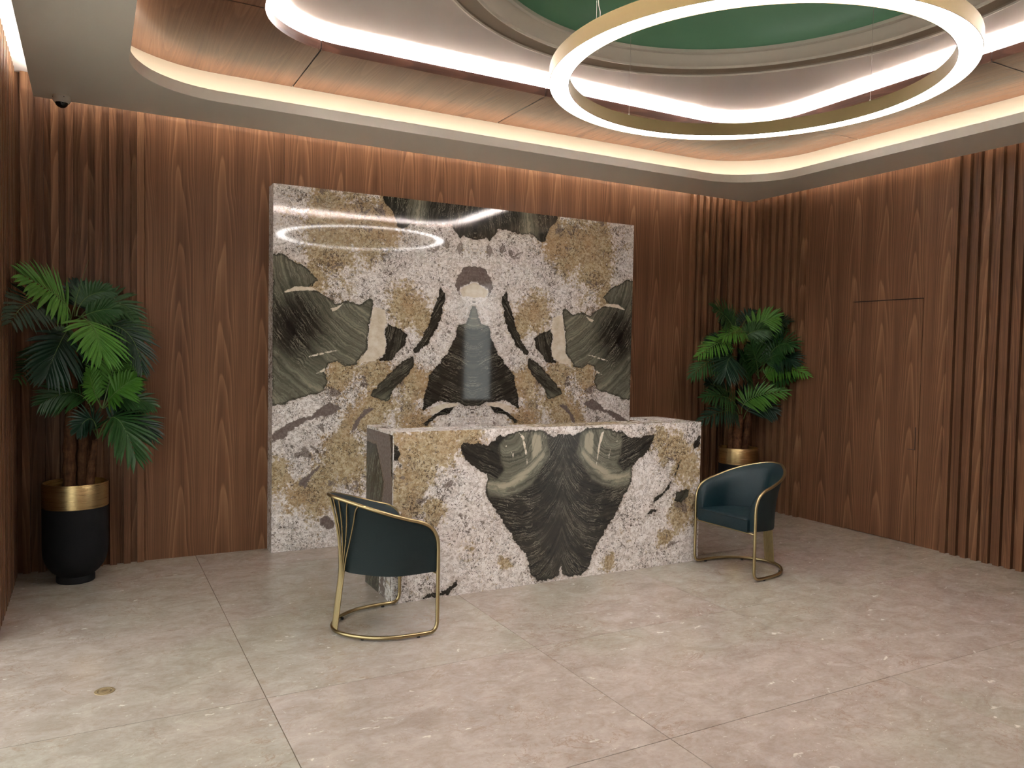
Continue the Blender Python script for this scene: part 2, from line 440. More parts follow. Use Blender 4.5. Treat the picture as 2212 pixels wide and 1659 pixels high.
DESK_sl2 = [(1.304, 0.621), (1.285, 0.567), (1.218, 0.517), (1.141, 0.468), (1.15, 0.499), (1.227, 0.54)]
DESK_sl3 = [(1.167, 0.412), (1.104, 0.394), (1.048, 0.336), (1.034, 0.318), (1.057, 0.374), (1.113, 0.416)]
DESK_sl4 = [(1.568, 0.954), (1.508, 0.896), (1.499, 0.841), (1.551, 0.854), (1.576, 0.885)]
DESK_sl5 = [(1.339, 0.469), (1.357, 0.539), (1.479, 0.554), (1.46, 0.492), (1.4, 0.457)]
DESK_slL = [(-0.849, 0.978), (-0.822, 0.955), (-0.806, 0.917), (-0.821, 0.889), (-0.798, 0.851), (-0.743, 0.811), (-0.797, 0.829), (-0.837, 0.882), (-0.85, 0.883)]
DESK_slB = [(-0.649, 0.009), (-0.629, 0.032), (-0.549, 0.029), (-0.467, 0.065), (-0.418, 0.089), (-0.405, 0.064), (-0.483, 0.009), (-0.581, 0.007)]
DESK_OCHRE = [(1.185, 0.924, 0.12), (1.335, 0.871, 0.16), (1.441, 0.748, 0.18), (1.453, 0.413, 0.15), (1.383, 0.371, 0.12), (1.237, 0.836, 0.12), (0.756, 0.09, 0.07), (1.257, 0.208, 0.08), (-0.714, 0.95, 0.17), (-0.595, 0.923, 0.17), (-0.515, 0.972, 0.14), (-0.789, 0.763, 0.13), (-0.687, 0.756, 0.12), (-0.732, 0.582, 0.1), (-0.589, 0.548, 0.1), (-0.35, 1.011, 0.12), (-0.075, 0.165, 0.06), (-0.788, 0.66, 0.12)]

# ---------------------------------------------------------------- materials
M = {}
M['wall_wood'] = walnut('walnut_veneer', 'Z')
M['slat_wood'] = walnut('walnut_slat', 'Z', leaf=0.23, slat=True)
M['ceil_wood'] = walnut('walnut_ceiling', 'Y', dark=(0.135, 0.061, 0.034), mid=(0.225, 0.108, 0.060), light=(0.31, 0.162, 0.095), fig=0.20, leaf=0.31, shift=0.11, rough=0.26, spec=0.5)
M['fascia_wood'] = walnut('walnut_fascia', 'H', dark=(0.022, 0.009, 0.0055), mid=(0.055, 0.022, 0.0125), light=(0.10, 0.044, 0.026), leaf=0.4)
M['paint'] = plain('soffit_paint', (0.76, 0.745, 0.68), 0.6, grain=0.015)
M['white'] = plain('ceiling_paint', (0.55, 0.51, 0.475), 0.55, grain=0.012)
M['cove'] = plain('cove_paint', (0.74, 0.69, 0.60), 0.55, grain=0.012)
M['green'] = plain('dome_green', (0.17, 0.37, 0.235), 0.34, grain=0.03, scale=8)
M['backing'] = plain('wall_backing', (0.03, 0.015, 0.01), 0.7)
M['grout'] = plain('grout', (0.19, 0.135, 0.10), 0.8, spec=0.1)
M['led_hi'] = emit('led_white', (1.0, 0.95, 0.95), COVE_HI_L)
M['led_lo'] = emit('led_warm', (1.0, 0.87, 0.71), COVE_LO_L)
M['led_slot'] = emit('led_slot', (1.0, 0.93, 0.88), SLOT_L)
M['diffuser'] = emit('ring_diffuser', (1.0, 0.94, 0.92), RING_L)


def marble_floor():
    t = NT('floor_marble')
    p = t.pos(); rnd = t.rand()
    q = t.vadd(p, t.comb(t.mul(rnd, 3.0), t.mul(rnd, 5.0), 0.0))
    s = t.vmul(q, (0.85, 1.18, 1.0))
    big = t.noise(p, 0.42, 3, 0.6, 0.4)
    med = t.noise(s, 6.5, 6, 0.66, 0.8)
    fine = t.noise(s, 38.0, 4, 0.65)
    k = t.add(t.add(t.mul(med, 0.70), t.mul(fine, 0.30)), t.mul(t.sub(rnd, 0.5), 0.03))
    base = t.ramp(k, [(0.34, (0.300, 0.260, 0.225)), (0.50, (0.380, 0.343, 0.306)), (0.70, (0.485, 0.448, 0.41))])
    pink = t.mix(1.0, base, (1.035, 0.972, 0.96), 'MULTIPLY')
    warm = t.mix(1.0, base, (0.985, 1.0, 0.935), 'MULTIPLY')
    base = t.mix(t.step(t.add(big, t.mul(t.sub(rnd, 0.5), 0.16)), 0.40, 0.60), pink, warm)
    rid = t.math('ABSOLUTE', t.sub(t.noise(s, 3.2, 7, 0.62, 0.9), 0.5))
    vein = t.mul(t.step(rid, 0.010, 0.0), t.step(t.noise(s, 2.3, 2), 0.42, 0.60))
    rid2 = t.math('ABSOLUTE', t.sub(t.noise(s, 9.0, 5, 0.62, 0.8), 0.5))
    base = t.mix(t.mul(t.step(rid2, 0.014, 0.0), 0.30), base, (0.25, 0.17, 0.12))
    base = t.mix(t.mul(vein, 0.55), base, (0.26, 0.17, 0.12))
    wq = t.vadd(t.vmul(q, (0.75, 1.7, 1.0)), t.vmul(t.noise(q, 14.0, 3, col=True), (0.16, 0.16, 0.0)))
    f1 = t.voro(wq, 9.0); f2 = t.voro(wq, 23.0)
    fm = t.math('MAXIMUM', t.mul(t.step(f1, 0.14, 0.06), t.step(t.noise(s, 4.1, 2), 0.46, 0.56)), t.mul(t.step(f2, 0.13, 0.05), 0.75))
    base = t.mix(t.mul(fm, 0.75), base, (0.74, 0.69, 0.62))
    return t.bsdf(base, t.lin(fine, 0.3, 0.7, 0.12, 0.19), 0, 0.42)


M['floor'] = marble_floor()

# ---------------------------------------------------------------- floor
XL, XR, YF = -2.925, 3.59, -7.40
fl = G().box(XL - 0.12, XR + 0.12, YF - 0.1, 0.12, -0.06, -0.004).obj('floor', M['grout'])
tag(fl, kind='structure', label='polished beige and pink marble tile floor')
xs = [XL - 0.02] + [-1.78 + 1.37 * k for k in range(0, 4)] + [XR + 0.02]
ys = [-0.49 - 1.083 * k for k in range(0, 7)]
ys = [0.03] + ys + [YF - 0.02]
g_ = 0.0018
for i in range(len(xs) - 1):
    for j in range(len(ys) - 1):
        G().box(xs[i] + g_, xs[i + 1] - g_, ys[j + 1] + g_, ys[j] - g_, -0.02, 0.0).obj('tile', M['floor'], fl)

# ---------------------------------------------------------------- walls
WT = 3.33
wb = tag(G().box(XL - 0.1, XR + 0.1, 0.02, 0.12, 0, WT).obj('wall_back', M['backing']), kind='structure')
# the side walls stop short: open lobby to the left from y = -1.42 on, with a doorway at the front right
LY, RY = -1.42, -6.15
wr = G().box(XR + 0.02, XR + 0.12, RY, 0.02, 0, WT).box(XR + 0.02, XR + 0.12, YF, 0.02, 2.75, WT)
wr = tag(wr.obj('wall_right', M['backing']), kind='structure')
wl = G().box(XL - 0.12, XL - 0.02, LY, 0.02, 0, WT).box(XL - 0.12, XL - 0.02, YF, -6.2, 0, WT).box(XL - 0.12, XL - 0.02, YF, 0.02, 2.75, WT)
wl = tag(wl.obj('wall_left', M['backing']), kind='structure')
wf = tag(G().box(XL - 0.1, XR + 0.1, YF - 0.14, YF, 0, WT).obj('wall_front', M['wall_wood']), kind='structure')
# plain paving of the lobby on either side
for a, b in ((XL - 6.0, XL - 0.12), (XR + 0.12, XR + 6.0)):
    G().box(a, b, YF - 0.1, 0.12, -0.06, -0.001).obj('paving', M['floor'], fl)

e_ = 0.0012


def panel_b(x0, x1):  # on the back wall
    return G().box(x0 + e_, x1 - e_, 0.0, 0.02, 0.0, WT).obj('panel', M['wall_wood'], wb)


px = [-2.127, -1.153, 0.17, 1.49, 2.885]
for a, b in zip(px[:-1], px[1:]): panel_b(a, b)
panel_b(XL, -2.127); panel_b(2.885, XR)
SP = 0.0866
sl0 = G().box(0, 0.044, -0.036, 0.0, 0.0, WT).obj('slat', M['slat_wood'], wb)
sl0.location = (-2.170, 0, 0)
for k in range(1, 9): dup(sl0, (-2.170 - SP * k, 0, 0))
for k in range(0, 8): dup(sl0, (2.887 + SP * k, 0, 0))

# right wall: slats, veneer panels with a flush door, slats
sr0 = G().box(XR - 0.036, XR, -0.045, 0.0, 0.0, WT).obj('slat', M['slat_wood'], wr)
sr0.location = (0, -0.075, 0)
for k in range(1, 9): dup(sr0, (0, -0.085 - 0.0925 * k, 0))
for k in range(0, 17): dup(sr0, (0, -2.318 - 0.0837 * k, 0))


def panel_r(y0, y1, z0=0.0, z1=WT):
    return G().box(XR, XR + 0.02, y0 + e_, y1 - e_, z0, z1).obj('panel', M['wall_wood'], wr)


DY0, DY1, DZ = -2.080, -1.402, 2.057
panel_r(-0.905, 0.0); panel_r(DY1, -0.905); panel_r(-2.282, DY0)
panel_r(DY0, DY1, DZ + 0.004, WT)
panel_r(-3.72, -2.282); panel_r(-4.9, -3.72); panel_r(RY, -4.9)
door = tag(G().box(XR - 0.001, XR + 0.02, DY0 + 0.0045, DY1 - 0.0045, 0.004, DZ - 0.004).obj('door_1', M['wall_wood']), kind='structure',
           label='flush concealed door in matching walnut veneer')
M['edge'] = plain('door_pull_edge', (0.05, 0.022, 0.012), 0.5)
hd = G()
hd.box(XR - 0.006, XR, -2.054, -2.048, 0.793, 0.985)
hd.box(XR - 0.006, XR, -2.048, -1.985, 0.793, 0.799)
hd.obj('pull_lip', M['edge'], door)

# left wall: close-set slats
for a, b in ((0.0, LY), (-6.2, YF)):
    G().box(XL - 0.02, XL, b + e_, a - e_, 0, WT).obj('panel', M['wall_wood'], wl)
sw0 = G().box(XL, XL + 0.036, -0.046, 0.0, 0.0, WT).obj('slat', M['slat_wood'], wl)
sw0.location = (0, -0.08, 0)
for k in range(1, 15): dup(sw0, (0, -0.08 - 0.0905 * k, 0))

# ---------------------------------------------------------------- ceiling
CX, CY = 0.364, -3.272
ce = tag(G().box(XL - 0.1, XR + 0.1, YF - 0.1, 0.12, 4.32, 4.36).obj('ceiling', M['white']), kind='structure',
         label='stepped tray ceiling with lit coves and a green dome')
SZ = 3.134
o_out = (-2.777, 3.491, -7.2, -0.198)
o_in = (-2.265, 2.993, -5.829, -0.715)
R1 = 0.56
LIP = 3.204
A0 = rrect(*o_out, 0.004, SZ); A1 = rrect(*o_in, R1, SZ)
lip_t = 0.022
B1 = rrect(o_in[0] - lip_t, o_in[1] + lip_t, o_in[2] - lip_t, o_in[3] + lip_t, R1 + lip_t, LIP)
cw = 0.17
C1 = rrect(o_in[0] - cw, o_in[1] + cw, o_in[2] - cw, o_in[3] + cw, R1 + cw, 3.166)
g = G()
g.quadstrip(A0, A1)                                   # underside
g.quadstrip(A1, at_z(A1, LIP)); g.quadstrip(at_z(A1, LIP), B1); g.quadstrip(B1, at_z(B1, 3.166)); g.quadstrip(at_z(B1, 3.166), C1)
g.quadstrip(A0, at_z(A0, 3.19)); g.quadstrip(at_z(A0, 3.19), at_z(C1, 3.19))
g.obj('soffit', M['paint'], ce)
WZ = 3.37
cvw = G().quadstrip(C1, at_z(C1, WZ + 0.012))
D1 = rrect(o_in[0] - cw - 0.02, o_in[1] + cw + 0.02, o_in[2] - cw - 0.02, o_in[3] + cw + 0.02, R1 + cw + 0.02, 3.166)
cvw.quadstrip(at_z(C1, WZ + 0.012), at_z(D1, WZ + 0.012)); cvw.quadstrip(D1, at_z(D1, WZ + 0.012))
cvw.obj('cove_wall', M['cove'], ce, smooth=True, angle=0.6)
# hidden ceiling over the slot along the walls
E0 = rrect(XL - 0.03, XR + 0.03, YF - 0.03, 0.03, 0.004, WT)
G().quadstrip(E0, at_z(D1, WT)).obj('slot_ceiling', M['white'], ce)

# wood ceiling between the two openings, cut into panels along its seams
I2 = (-1.640, 2.372, -5.250, -1.300)
R2 = 0.55
W0 = at_z(C1, WZ); W1 = rrect(*I2, R2, WZ)
LIP2 = 3.428
W2 = rrect(I2[0] - 0.02, I2[1] + 0.02, I2[2] - 0.02, I2[3] + 0.02, R2 + 0.02, LIP2)
s1, s2, sy1, sy2 = -1.216, 1.944, -1.735, -4.81


def cut(g, name, mat, planes, smooth=False):
    me = bpy.data.meshes.new(name)
    me.from_pydata([tuple(v) for v in g.v], [], g.f)
    bm = bmesh.new(); bm.from_mesh(me)
    bmesh.ops.remove_doubles(bm, verts=bm.verts, dist=1e-5)
    bmesh.ops.recalc_face_normals(bm, faces=bm.faces)
    for co, no in planes:
        bmesh.ops.bisect_plane(bm, geom=bm.verts[:] + bm.edges[:] + bm.faces[:], plane_co=co, plane_no=no, clear_outer=True)
    bm.to_mesh(me); bm.free()
    me.materials.append(mat)
    if smooth:
        me.shade_smooth(); me.set_sharp_from_angle(angle=0.6)
    o = bpy.data.objects.new(name, me); o.parent = ce
    COL.objects.link(o)
    return o


sg = 0.0040
def xlo(v): return ((v + sg, 0, 0), (-1, 0, 0))
def xhi(v): return ((v - sg, 0, 0), (1, 0, 0))
def ylo(v): return ((0, v + sg, 0), (0, -1, 0))
def yhi(v): return ((0, v - sg, 0), (0, 1, 0))


regions = [[xlo(s1), xhi(CX + .026), ylo(CY)], [xlo(CX + .026), xhi(s2), ylo(CY)],
           [xhi(s1), ylo(sy1)], [xlo(s2), ylo(sy1)],
           [xhi(CX), yhi(sy1), ylo(CY)], [xlo(CX), yhi(sy1), ylo(CY)],
           [xhi(CX), yhi(CY), ylo(sy2)], [xlo(CX), yhi(CY), ylo(sy2)],
           [xhi(s1), yhi(sy2)], [xlo(s2), yhi(sy2)],
           [xlo(s1), xhi(CX), yhi(CY)], [xlo(CX), xhi(s2), yhi(CY)]]
# middle regions keep only the side they belong to
regions[0][2] = ylo(-2.2); regions[1][2] = ylo(-2.2); regions[10][2] = yhi(-4.4); regions[11][2] = yhi(-4.4)
regions[4][0] = xhi(-1.2); regions[6][0] = xhi(-1.2); regions[5][0] = xlo(1.94); regions[7][0] = xlo(1.94)
wood_ring = G().quadstrip(W0, W1)
G().quadstrip(at_z(W0, WZ + 0.006), at_z(W1, WZ + 0.006)).quadstrip(at_z(W0, WZ + 0.012), at_z(W1, WZ + 0.012)).obj('panel_backing', M['backing'], ce)
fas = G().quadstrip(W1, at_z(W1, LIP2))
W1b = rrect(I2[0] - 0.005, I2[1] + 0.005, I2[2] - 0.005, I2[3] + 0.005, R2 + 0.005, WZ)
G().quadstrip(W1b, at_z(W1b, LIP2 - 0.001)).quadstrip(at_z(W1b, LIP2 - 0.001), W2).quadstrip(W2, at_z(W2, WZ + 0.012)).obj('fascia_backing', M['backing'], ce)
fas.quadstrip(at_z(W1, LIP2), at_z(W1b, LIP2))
for rg in regions:
    cut(wood_ring, 'wood_panel', M['ceil_wood'], rg)
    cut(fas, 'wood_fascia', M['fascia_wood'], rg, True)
# ledge behind the wood fascia, its closing wall and the white ceiling with a round opening
UZ = 3.500
k2 = 0.34
F1 = rrect(I2[0] - k2, I2[1] + k2, I2[2] - k2, I2[3] + k2, R2 + k2, WZ + 0.014)
RO, RM, RI = 1.597, 1.462, 1.345
circ = [math.atan2(p[1] - CY, p[0] - CX) for p in F1]


def ring_at(r, z): return [(CX + .05 + r * math.cos(a), CY + .02 + r * math.sin(a), z) for a in circ]


def arc_n(r, z, n=160): return [(CX + .05 + r * math.cos(2 * math.pi * k / n), CY + .02 + r * math.sin(2 * math.pi * k / n), z) for k in range(n)]


G().quadstrip(at_z(W2, WZ + 0.014), F1).quadstrip(F1, at_z(F1, UZ)).quadstrip(at_z(F1, UZ), ring_at(RO, UZ)).obj('upper_ceiling', M['white'], ce)


def turned(name, prof, mat, parent=ce, n=160):
    g = G()
    for (ra, za), (rb, zb) in zip(prof[:-1], prof[1:]):
        g.quadstrip(arc_n(ra, za, n), arc_n(rb, zb, n))
    return g.obj(name, mat, parent, smooth=True, angle=0.5)


M['mould'] = plain('moulding_paint', (0.60, 0.57, 0.50), 0.5, grain=0.012)
M['mould_d'] = plain('moulding_flat_paint', (0.33, 0.275, 0.215), 0.55, grain=0.012)
turned('moulding', [(RO + .006, UZ), (RO + .004, UZ - .012), (RO - .006, UZ - .014), (RO - .012, UZ - .004)], M['mould'])
turned('moulding_flat', [(RO - .010, UZ - .004), (RO - .012, UZ + .006), (RM + .012, UZ + .006)], M['mould_d'])
turned('moulding', [(RM + .012, UZ + .008), (RM + .010, UZ - .008), (RM - .002, UZ - .010), (RM - .008, UZ + .004),
                    (RM - .030, UZ + .008), (RM - .060, UZ + .020), (RM - .082, UZ + .042), (RM - .090, UZ + .058)], M['mould'])
turned('moulding', [(RM - .088, UZ + .058), (RM - .096, UZ + .050), (RI + .012, UZ + .050), (RI, UZ + .056), (RI - .004, UZ + .075)], M['mould'])
dome_pts = [((RI + .006) * math.cos(math.radians(a)), UZ + .060 + 0.62 * math.sin(math.radians(a))) for a in range(0, 90, 5)] + [(0.004, UZ + .680)]
turned('dome', dome_pts, M['green'], n=96)

# LED strips lying in the coves
def strip(name, base, w0, w1, z, mat, r):
    a = rrect(base[0] - w0, base[1] + w0, base[2] - w0, base[3] + w0, r + w0, z)
    b = rrect(base[0] - w1, base[1] + w1, base[2] - w1, base[3] + w1, r + w1, z)
    return G().quadstrip(a, b, flip=True).quadstrip(at_z(b, z - .004), at_z(a, z - .004)).obj(name, mat, ce)


strip('led_strip', o_in, 0.045, 0.065, 3.175, M['led_lo'], R1)
strip('led_strip', I2, 0.050, 0.080, 3.395, M['led_hi'], R2)
so = (o_out[0], o_out[1], o_out[2], o_out[3])
strip('led_strip', so, -0.075, -0.055, 3.200, M['led_slot'], 0.08)

# ---------------------------------------------------------------- bookmatched stone
def sdf(poly, X, Z):
    """signed distance to a polygon, positive inside"""
    P = np.array(poly); n = len(P)
    d = np.full(X.shape, 1e9); ins = np.zeros(X.shape, bool)
    for i in range(n):
        ax, az = P[i]; bx, bz = P[(i + 1) % n]
        ex, ez = bx - ax, bz - az
        q = np.clip(((X - ax) * ex + (Z - az) * ez) / (ex * ex + ez * ez + 1e-12), 0, 1)
        d = np.minimum(d, np.hypot(X - ax - q * ex, Z - az - q * ez))
        c = (az > Z) != (bz > Z)
        with np.errstate(divide='ignore', invalid='ignore'):
            ins ^= c & (X < ax + (Z - az) / (bz - az + 1e-12) * ex)
    return np.where(ins, d, -d)


def stone_material(name, rough):
    t = NT(name)
    # mirrored coordinates, so that both halves of the bookmatch share their grain
    mirror = t.attr('mx')
    x, y, z = t.sep(t.pos())
    p = t.comb(mirror, t.mul(y, 1.0), z)
    nA = t.sub(t.noise(p, 9.0, 5, 0.6), 0.5)
    nB = t.sub(t.noise(p, 42.0, 4, 0.65), 0.5)
    rag = t.add(t.mul(nA, 0.050), t.mul(nB, 0.045))
    # granite field: pale grains, dark cracks and islands, ochre stain
    cell = t.n('ShaderNodeTexVoronoi', feature='F1')
    wp = t.vadd(p, t.vmul(t.noise(p, 30.0, 3, col=True), (0.05, 0.05, 0.05)))
    t.put(cell.inputs['Vector'], wp); cell.inputs['Scale'].default_value = 62.0
    tone = t.sep(cell.outputs['Color'])[0]
    mott = t.noise(p, 15.0, 6, 0.68)
    dens = t.noise(p, 4.5, 3, 0.6)
    spk = t.noise(t.vadd(p, (3.1, 0, 1.7)), 62.0, 5, 0.66, 1.2)
    g1 = t.ramp(t.add(t.mul(tone, 0.42), t.mul(mott, 0.66)), [(0.20, (0.40, 0.345, 0.31)), (0.40, (0.60, 0.555, 0.52)), (0.58, (0.76, 0.725, 0.70)), (0.85, (0.88, 0.86, 0.845))])
    ocf = t.add(t.attr('oc'), t.add(t.mul(t.sub(t.noise(p, 5.0, 4, 0.65), 0.5), 1.5), t.mul(t.sub(mott, 0.5), 1.1)))
    ocf = t.add(ocf, t.mul(t.sub(t.noise(p, 40.0, 4, 0.7), 0.5), 1.5))
    och = t.ramp(t.add(t.mul(tone, 0.28), t.mul(t.noise(p, 48.0, 5, 0.7), 0.75)), [(0.22, (0.15, 0.095, 0.035)), (0.44, (0.33, 0.235, 0.105)), (0.62, (0.47, 0.385, 0.225)), (0.90, (0.62, 0.555, 0.42))])
    och = t.mix(t.mul(t.step(t.noise(t.vadd(p, (2.0, 0, 6.0)), 2.6, 3, 0.6), 0.48, 0.66), 0.55), och, t.mix(spk, (0.22, 0.105, 0.028), (0.55, 0.36, 0.16)))
    g1 = t.mix(t.mul(t.step(ocf, 0.26, 0.62), 0.88), g1, och)
    isl = t.step(t.add(t.noise(t.vadd(p, (9.0, 0, 4.0)), 8.5, 6, 0.66, 0.5), t.mul(t.sub(dens, 0.5), 0.30)), 0.615, 0.635)
    g1 = t.mix(t.mul(isl, 0.85), g1, t.mix(mott, (0.13, 0.10, 0.085), (0.26, 0.215, 0.19)))
    crack = t.step(t.add(spk, t.mul(t.sub(dens, 0.5), 0.34)), 0.555, 0.60)
    crack = t.math('MAXIMUM', crack, t.mul(t.step(t.add(t.noise(p, 135.0, 3, 0.6), t.mul(t.sub(mott, 0.5), 0.3)), 0.60, 0.66), 0.7))
    cr2 = t.step(t.math('ABSOLUTE', t.sub(t.noise(p, 11.0, 7, 0.68, 0.9), 0.5)), 0.013, 0.002)
    cr3 = t.step(t.math('ABSOLUTE', t.sub(t.noise(p, 30.0, 5, 0.65, 0.7), 0.5)), 0.028, 0.006)
    cr4 = t.step(t.math('ABSOLUTE', t.sub(t.noise(t.vadd(p, (5.0, 0, 2.0)), 4.2, 8, 0.68, 0.8), 0.5)), 0.013, 0.002)
    dots = t.math('MAXIMUM', t.mul(crack, 0.85), t.math('MAXIMUM', t.mul(cr2, t.mul(t.step(dens, 0.46, 0.60), 0.55)), t.mul(cr3, t.mul(t.step(mott, 0.50, 0.60), 0.16))))
    dots = t.math('MAXIMUM', dots, t.mul(cr4, t.mul(t.step(mott, 0.40, 0.55), 0.6)))
    g1 = t.mix(dots, g1, (0.060, 0.043, 0.032))
    mv = t.step(t.add(t.attr('mv'), t.mul(rag, 1.1)), -0.004, 0.004)
    g1 = t.mix(mv, g1, t.ramp(t.noise(p, 60.0, 3), [(0.3, (0.12, 0.092, 0.08)), (0.7, (0.20, 0.165, 0.15))]))
    # dark banded bodies
    fl = t.add(t.attr('fl'), t.add(t.mul(nA, 0.075), t.mul(nB, 0.020)))
    b1 = t.noise(t.comb(t.mul(fl, 16.0), 0.0, t.mul(nA, 0.6)), 1.0, 3, 0.6)
    b2 = t.noise(t.comb(t.mul(fl, 75.0), 4.0, t.mul(nA, 1.5)), 1.0, 3, 0.62)
    lt = t.attr('lt')
    k = t.add(t.add(t.mul(t.sub(b1, 0.5), 1.05), t.mul(t.sub(b2, 0.5), 0.70)), lt)
    dk = t.ramp(k, [(0.0, (0.012, 0.0105, 0.0095)), (0.30, (0.030, 0.027, 0.022)), (0.50, (0.076, 0.075, 0.056)), (0.72, (0.140, 0.141, 0.106)), (1.0, (0.36, 0.33, 0.245))])
    thin = t.mul(t.step(t.math('ABSOLUTE', t.sub(b2, 0.54)), 0.024, 0.004), t.step(t.noise(p, 8.0, 4), 0.40, 0.60))
    dk = t.mix(t.mul(thin, 0.75), dk, (0.30, 0.285, 0.22))
    edge = t.add(t.attr('dk'), rag)
    dm = t.step(edge, -0.003, 0.003)
    rim = t.mul(t.step(edge, 0.022, 0.002), 0.75)
    dk = t.mix(rim, dk, (0.022, 0.018, 0.014))
    halo = t.mul(t.step(edge, -0.030, -0.004), 0.45)
    g1 = t.mix(halo, g1, t.mix(0.5, g1, (0.20, 0.13, 0.06)))
    c = t.mix(dm, g1, dk)
    cm = t.step(t.add(t.attr('cr'), t.mul(rag, 0.42)), -0.002, 0.003)
    crm = t.ramp(t.noise(p, 21.0, 5, 0.65), [(0.3, (0.52, 0.44, 0.32)), (0.55, (0.66, 0.60, 0.50)), (0.8, (0.74, 0.70, 0.63))])
    c = t.mix(cm, c, crm)
    return t.bsdf(c, rough, 0, 0.5)


M['stone'] = stone_material('bookmatched_stone', 0.05)
M['stone_desk'] = stone_material('bookmatched_stone_desk', 0.24)


def stone_attrs(me, dk, cr, mv, oc, fl, lt, mx):
    for nme, a in (('dk', dk), ('cr', cr), ('mv', mv), ('oc', oc), ('fl', fl), ('lt', lt), ('mx', mx)):
        at = me.attributes.new(nme, 'FLOAT', 'POINT')
        at.data.foreach_set('value', np.ascontiguousarray(a, dtype=np.float32))


def face_grid(x0, x1, z0, z1, y, res):
    nx = int(round((x1 - x0) / res)); nz = int(round((z1 - z0) / res))
    X, Z = np.meshgrid(np.linspace(x0, x1, nx + 1), np.linspace(z0, z1, nz + 1))
    V = [(float(a), y, float(b)) for a, b in zip(X.ravel(), Z.ravel())]
    w = nx + 1
    F = [(j * w + i, j * w + i + 1, (j + 1) * w + i + 1, (j + 1) * w + i) for j in range(nz) for i in range(nx)]
    return V, F, X.ravel(), Z.ravel()


def stone_obj(name, V, F, attrs, mat, parent):
    me = bpy.data.meshes.new(name)
    o_ = root_loc(parent) if parent else Vector((0, 0, 0))
    me.from_pydata([(a - o_.x, b - o_.y, c - o_.z) for a, b, c in V], [], F)
    stone_attrs(me, *attrs)
    me.materials.append(mat)
    o = bpy.data.objects.new(name, me)
    if parent: o.parent = parent
    COL.objects.link(o)
    return o


def box_back(V, F, x0, x1, y0, y1, z0, z1):
    """the five other faces of a slab whose front (y0) is the grid"""
    b = len(V)
    V += [(x0, y0, z0), (x1, y0, z0), (x1, y0, z1), (x0, y0, z1), (x0, y1, z0), (x1, y1, z0), (x1, y1, z1), (x0, y1, z1)]
    for q in ((0, 4, 5, 1), (1, 5, 6, 2), (2, 6, 7, 3), (3, 7, 4, 0), (4, 7, 6, 5)):
        F.append(tuple(b + i for i in q))
    return 8


# --- the wall slab
SX0, SX1, SZT, SY = -1.263, 2.063, 2.771, -0.155
SC_X = 0.40
V, F, X, Z = face_grid(SX0, SX1, 0.0, SZT, SY, 0.0125)
n_ex = box_back(V, F, SX0, SX1, SY, 0.0, 0.0, SZT)
ex = np.array([v[0] for v in V[-n_ex:]]); ez = np.array([v[2] for v in V[-n_ex:]])
X = np.concatenate([X, ex]); Z = np.concatenate([Z, ez])
D = np.maximum(np.abs(X - SC_X), 0.012)
GL = globals()
ctr = lambda P: [(-0.03, P[0][1])] + list(P[1:-1]) + [(-0.03, P[-1][1])]
for n_ in ('SLAB_D_tri', 'SLAB_D_top', 'SLAB_M_arch', 'SLAB_C_v6'): GL[n_] = ctr(GL[n_])
dn = ['wing', 'pocket', 'sliver', 'sliver2', 'tri', 'cres', 'top']
dd = np.stack([sdf(GL['SLAB_D_' + n], D, Z) for n in dn])
near = dd.argmax(0)
fl_ = {'wing': np.hypot(D - 0.55, Z - 2.42), 'pocket': D + 0.3 * Z, 'sliver': D * 0.75 + Z * 0.5, 'sliver2': D * 0.6 + Z * 0.85,
       'tri': Z - 0.45 * np.sqrt(D * D + 0.003), 'cres': Z, 'top': D * 0.9 + 0.15 * Z}
blob = np.exp(-(((D - 1.50) / 0.20) ** 2 + ((Z - 1.72) / 0.24) ** 2))
lt_ = {'wing': 0.70 - 0.62 * blob, 'pocket': 0.28 + 0 * D, 'sliver': 0.24 + 0 * D, 'sliver2': 0.40 + 0.45 * np.clip((1.22 - Z) / 0.12, 0, 1),
       'tri': 0.20 + 0.40 * np.clip((Z - 1.72) / 0.05, 0, 1) + 0.10 * np.exp(-(D / 0.11) ** 2), 'cres': 0.12 + 0 * D,
       'top': 0.26 + 0.50 * np.exp(-((D - 0.52) / 0.09) ** 2)}
fl = np.choose(near, [fl_[n] for n in dn]); lt = np.choose(near, [lt_[n] for n in dn])
cr = np.max(np.stack([sdf(GL['SLAB_C_' + n], D, Z) for n in ('vein', 'v2', 'v3', 'v4', 'v5', 'v6', 'v7')]), 0)
mv = np.max(np.stack([sdf(GL['SLAB_M_' + n], D, Z) for n in ('arch', 'mauve', 'm2', 'm3', 'm4')]), 0)
oc = np.max(np.stack([np.exp(-((D - a) ** 2 + (Z - b) ** 2) / (r * r * 0.75)) for a, b, r in SLAB_OCHRE]), 0)
slab = stone_obj('stone_feature_slab', V, F, (dd.max(0), cr, mv, oc, fl, lt, D), M['stone'], None)
tag(slab, 'tall bookmatched stone slab of cream granite and dark green figure on back wall', 'stone slab')

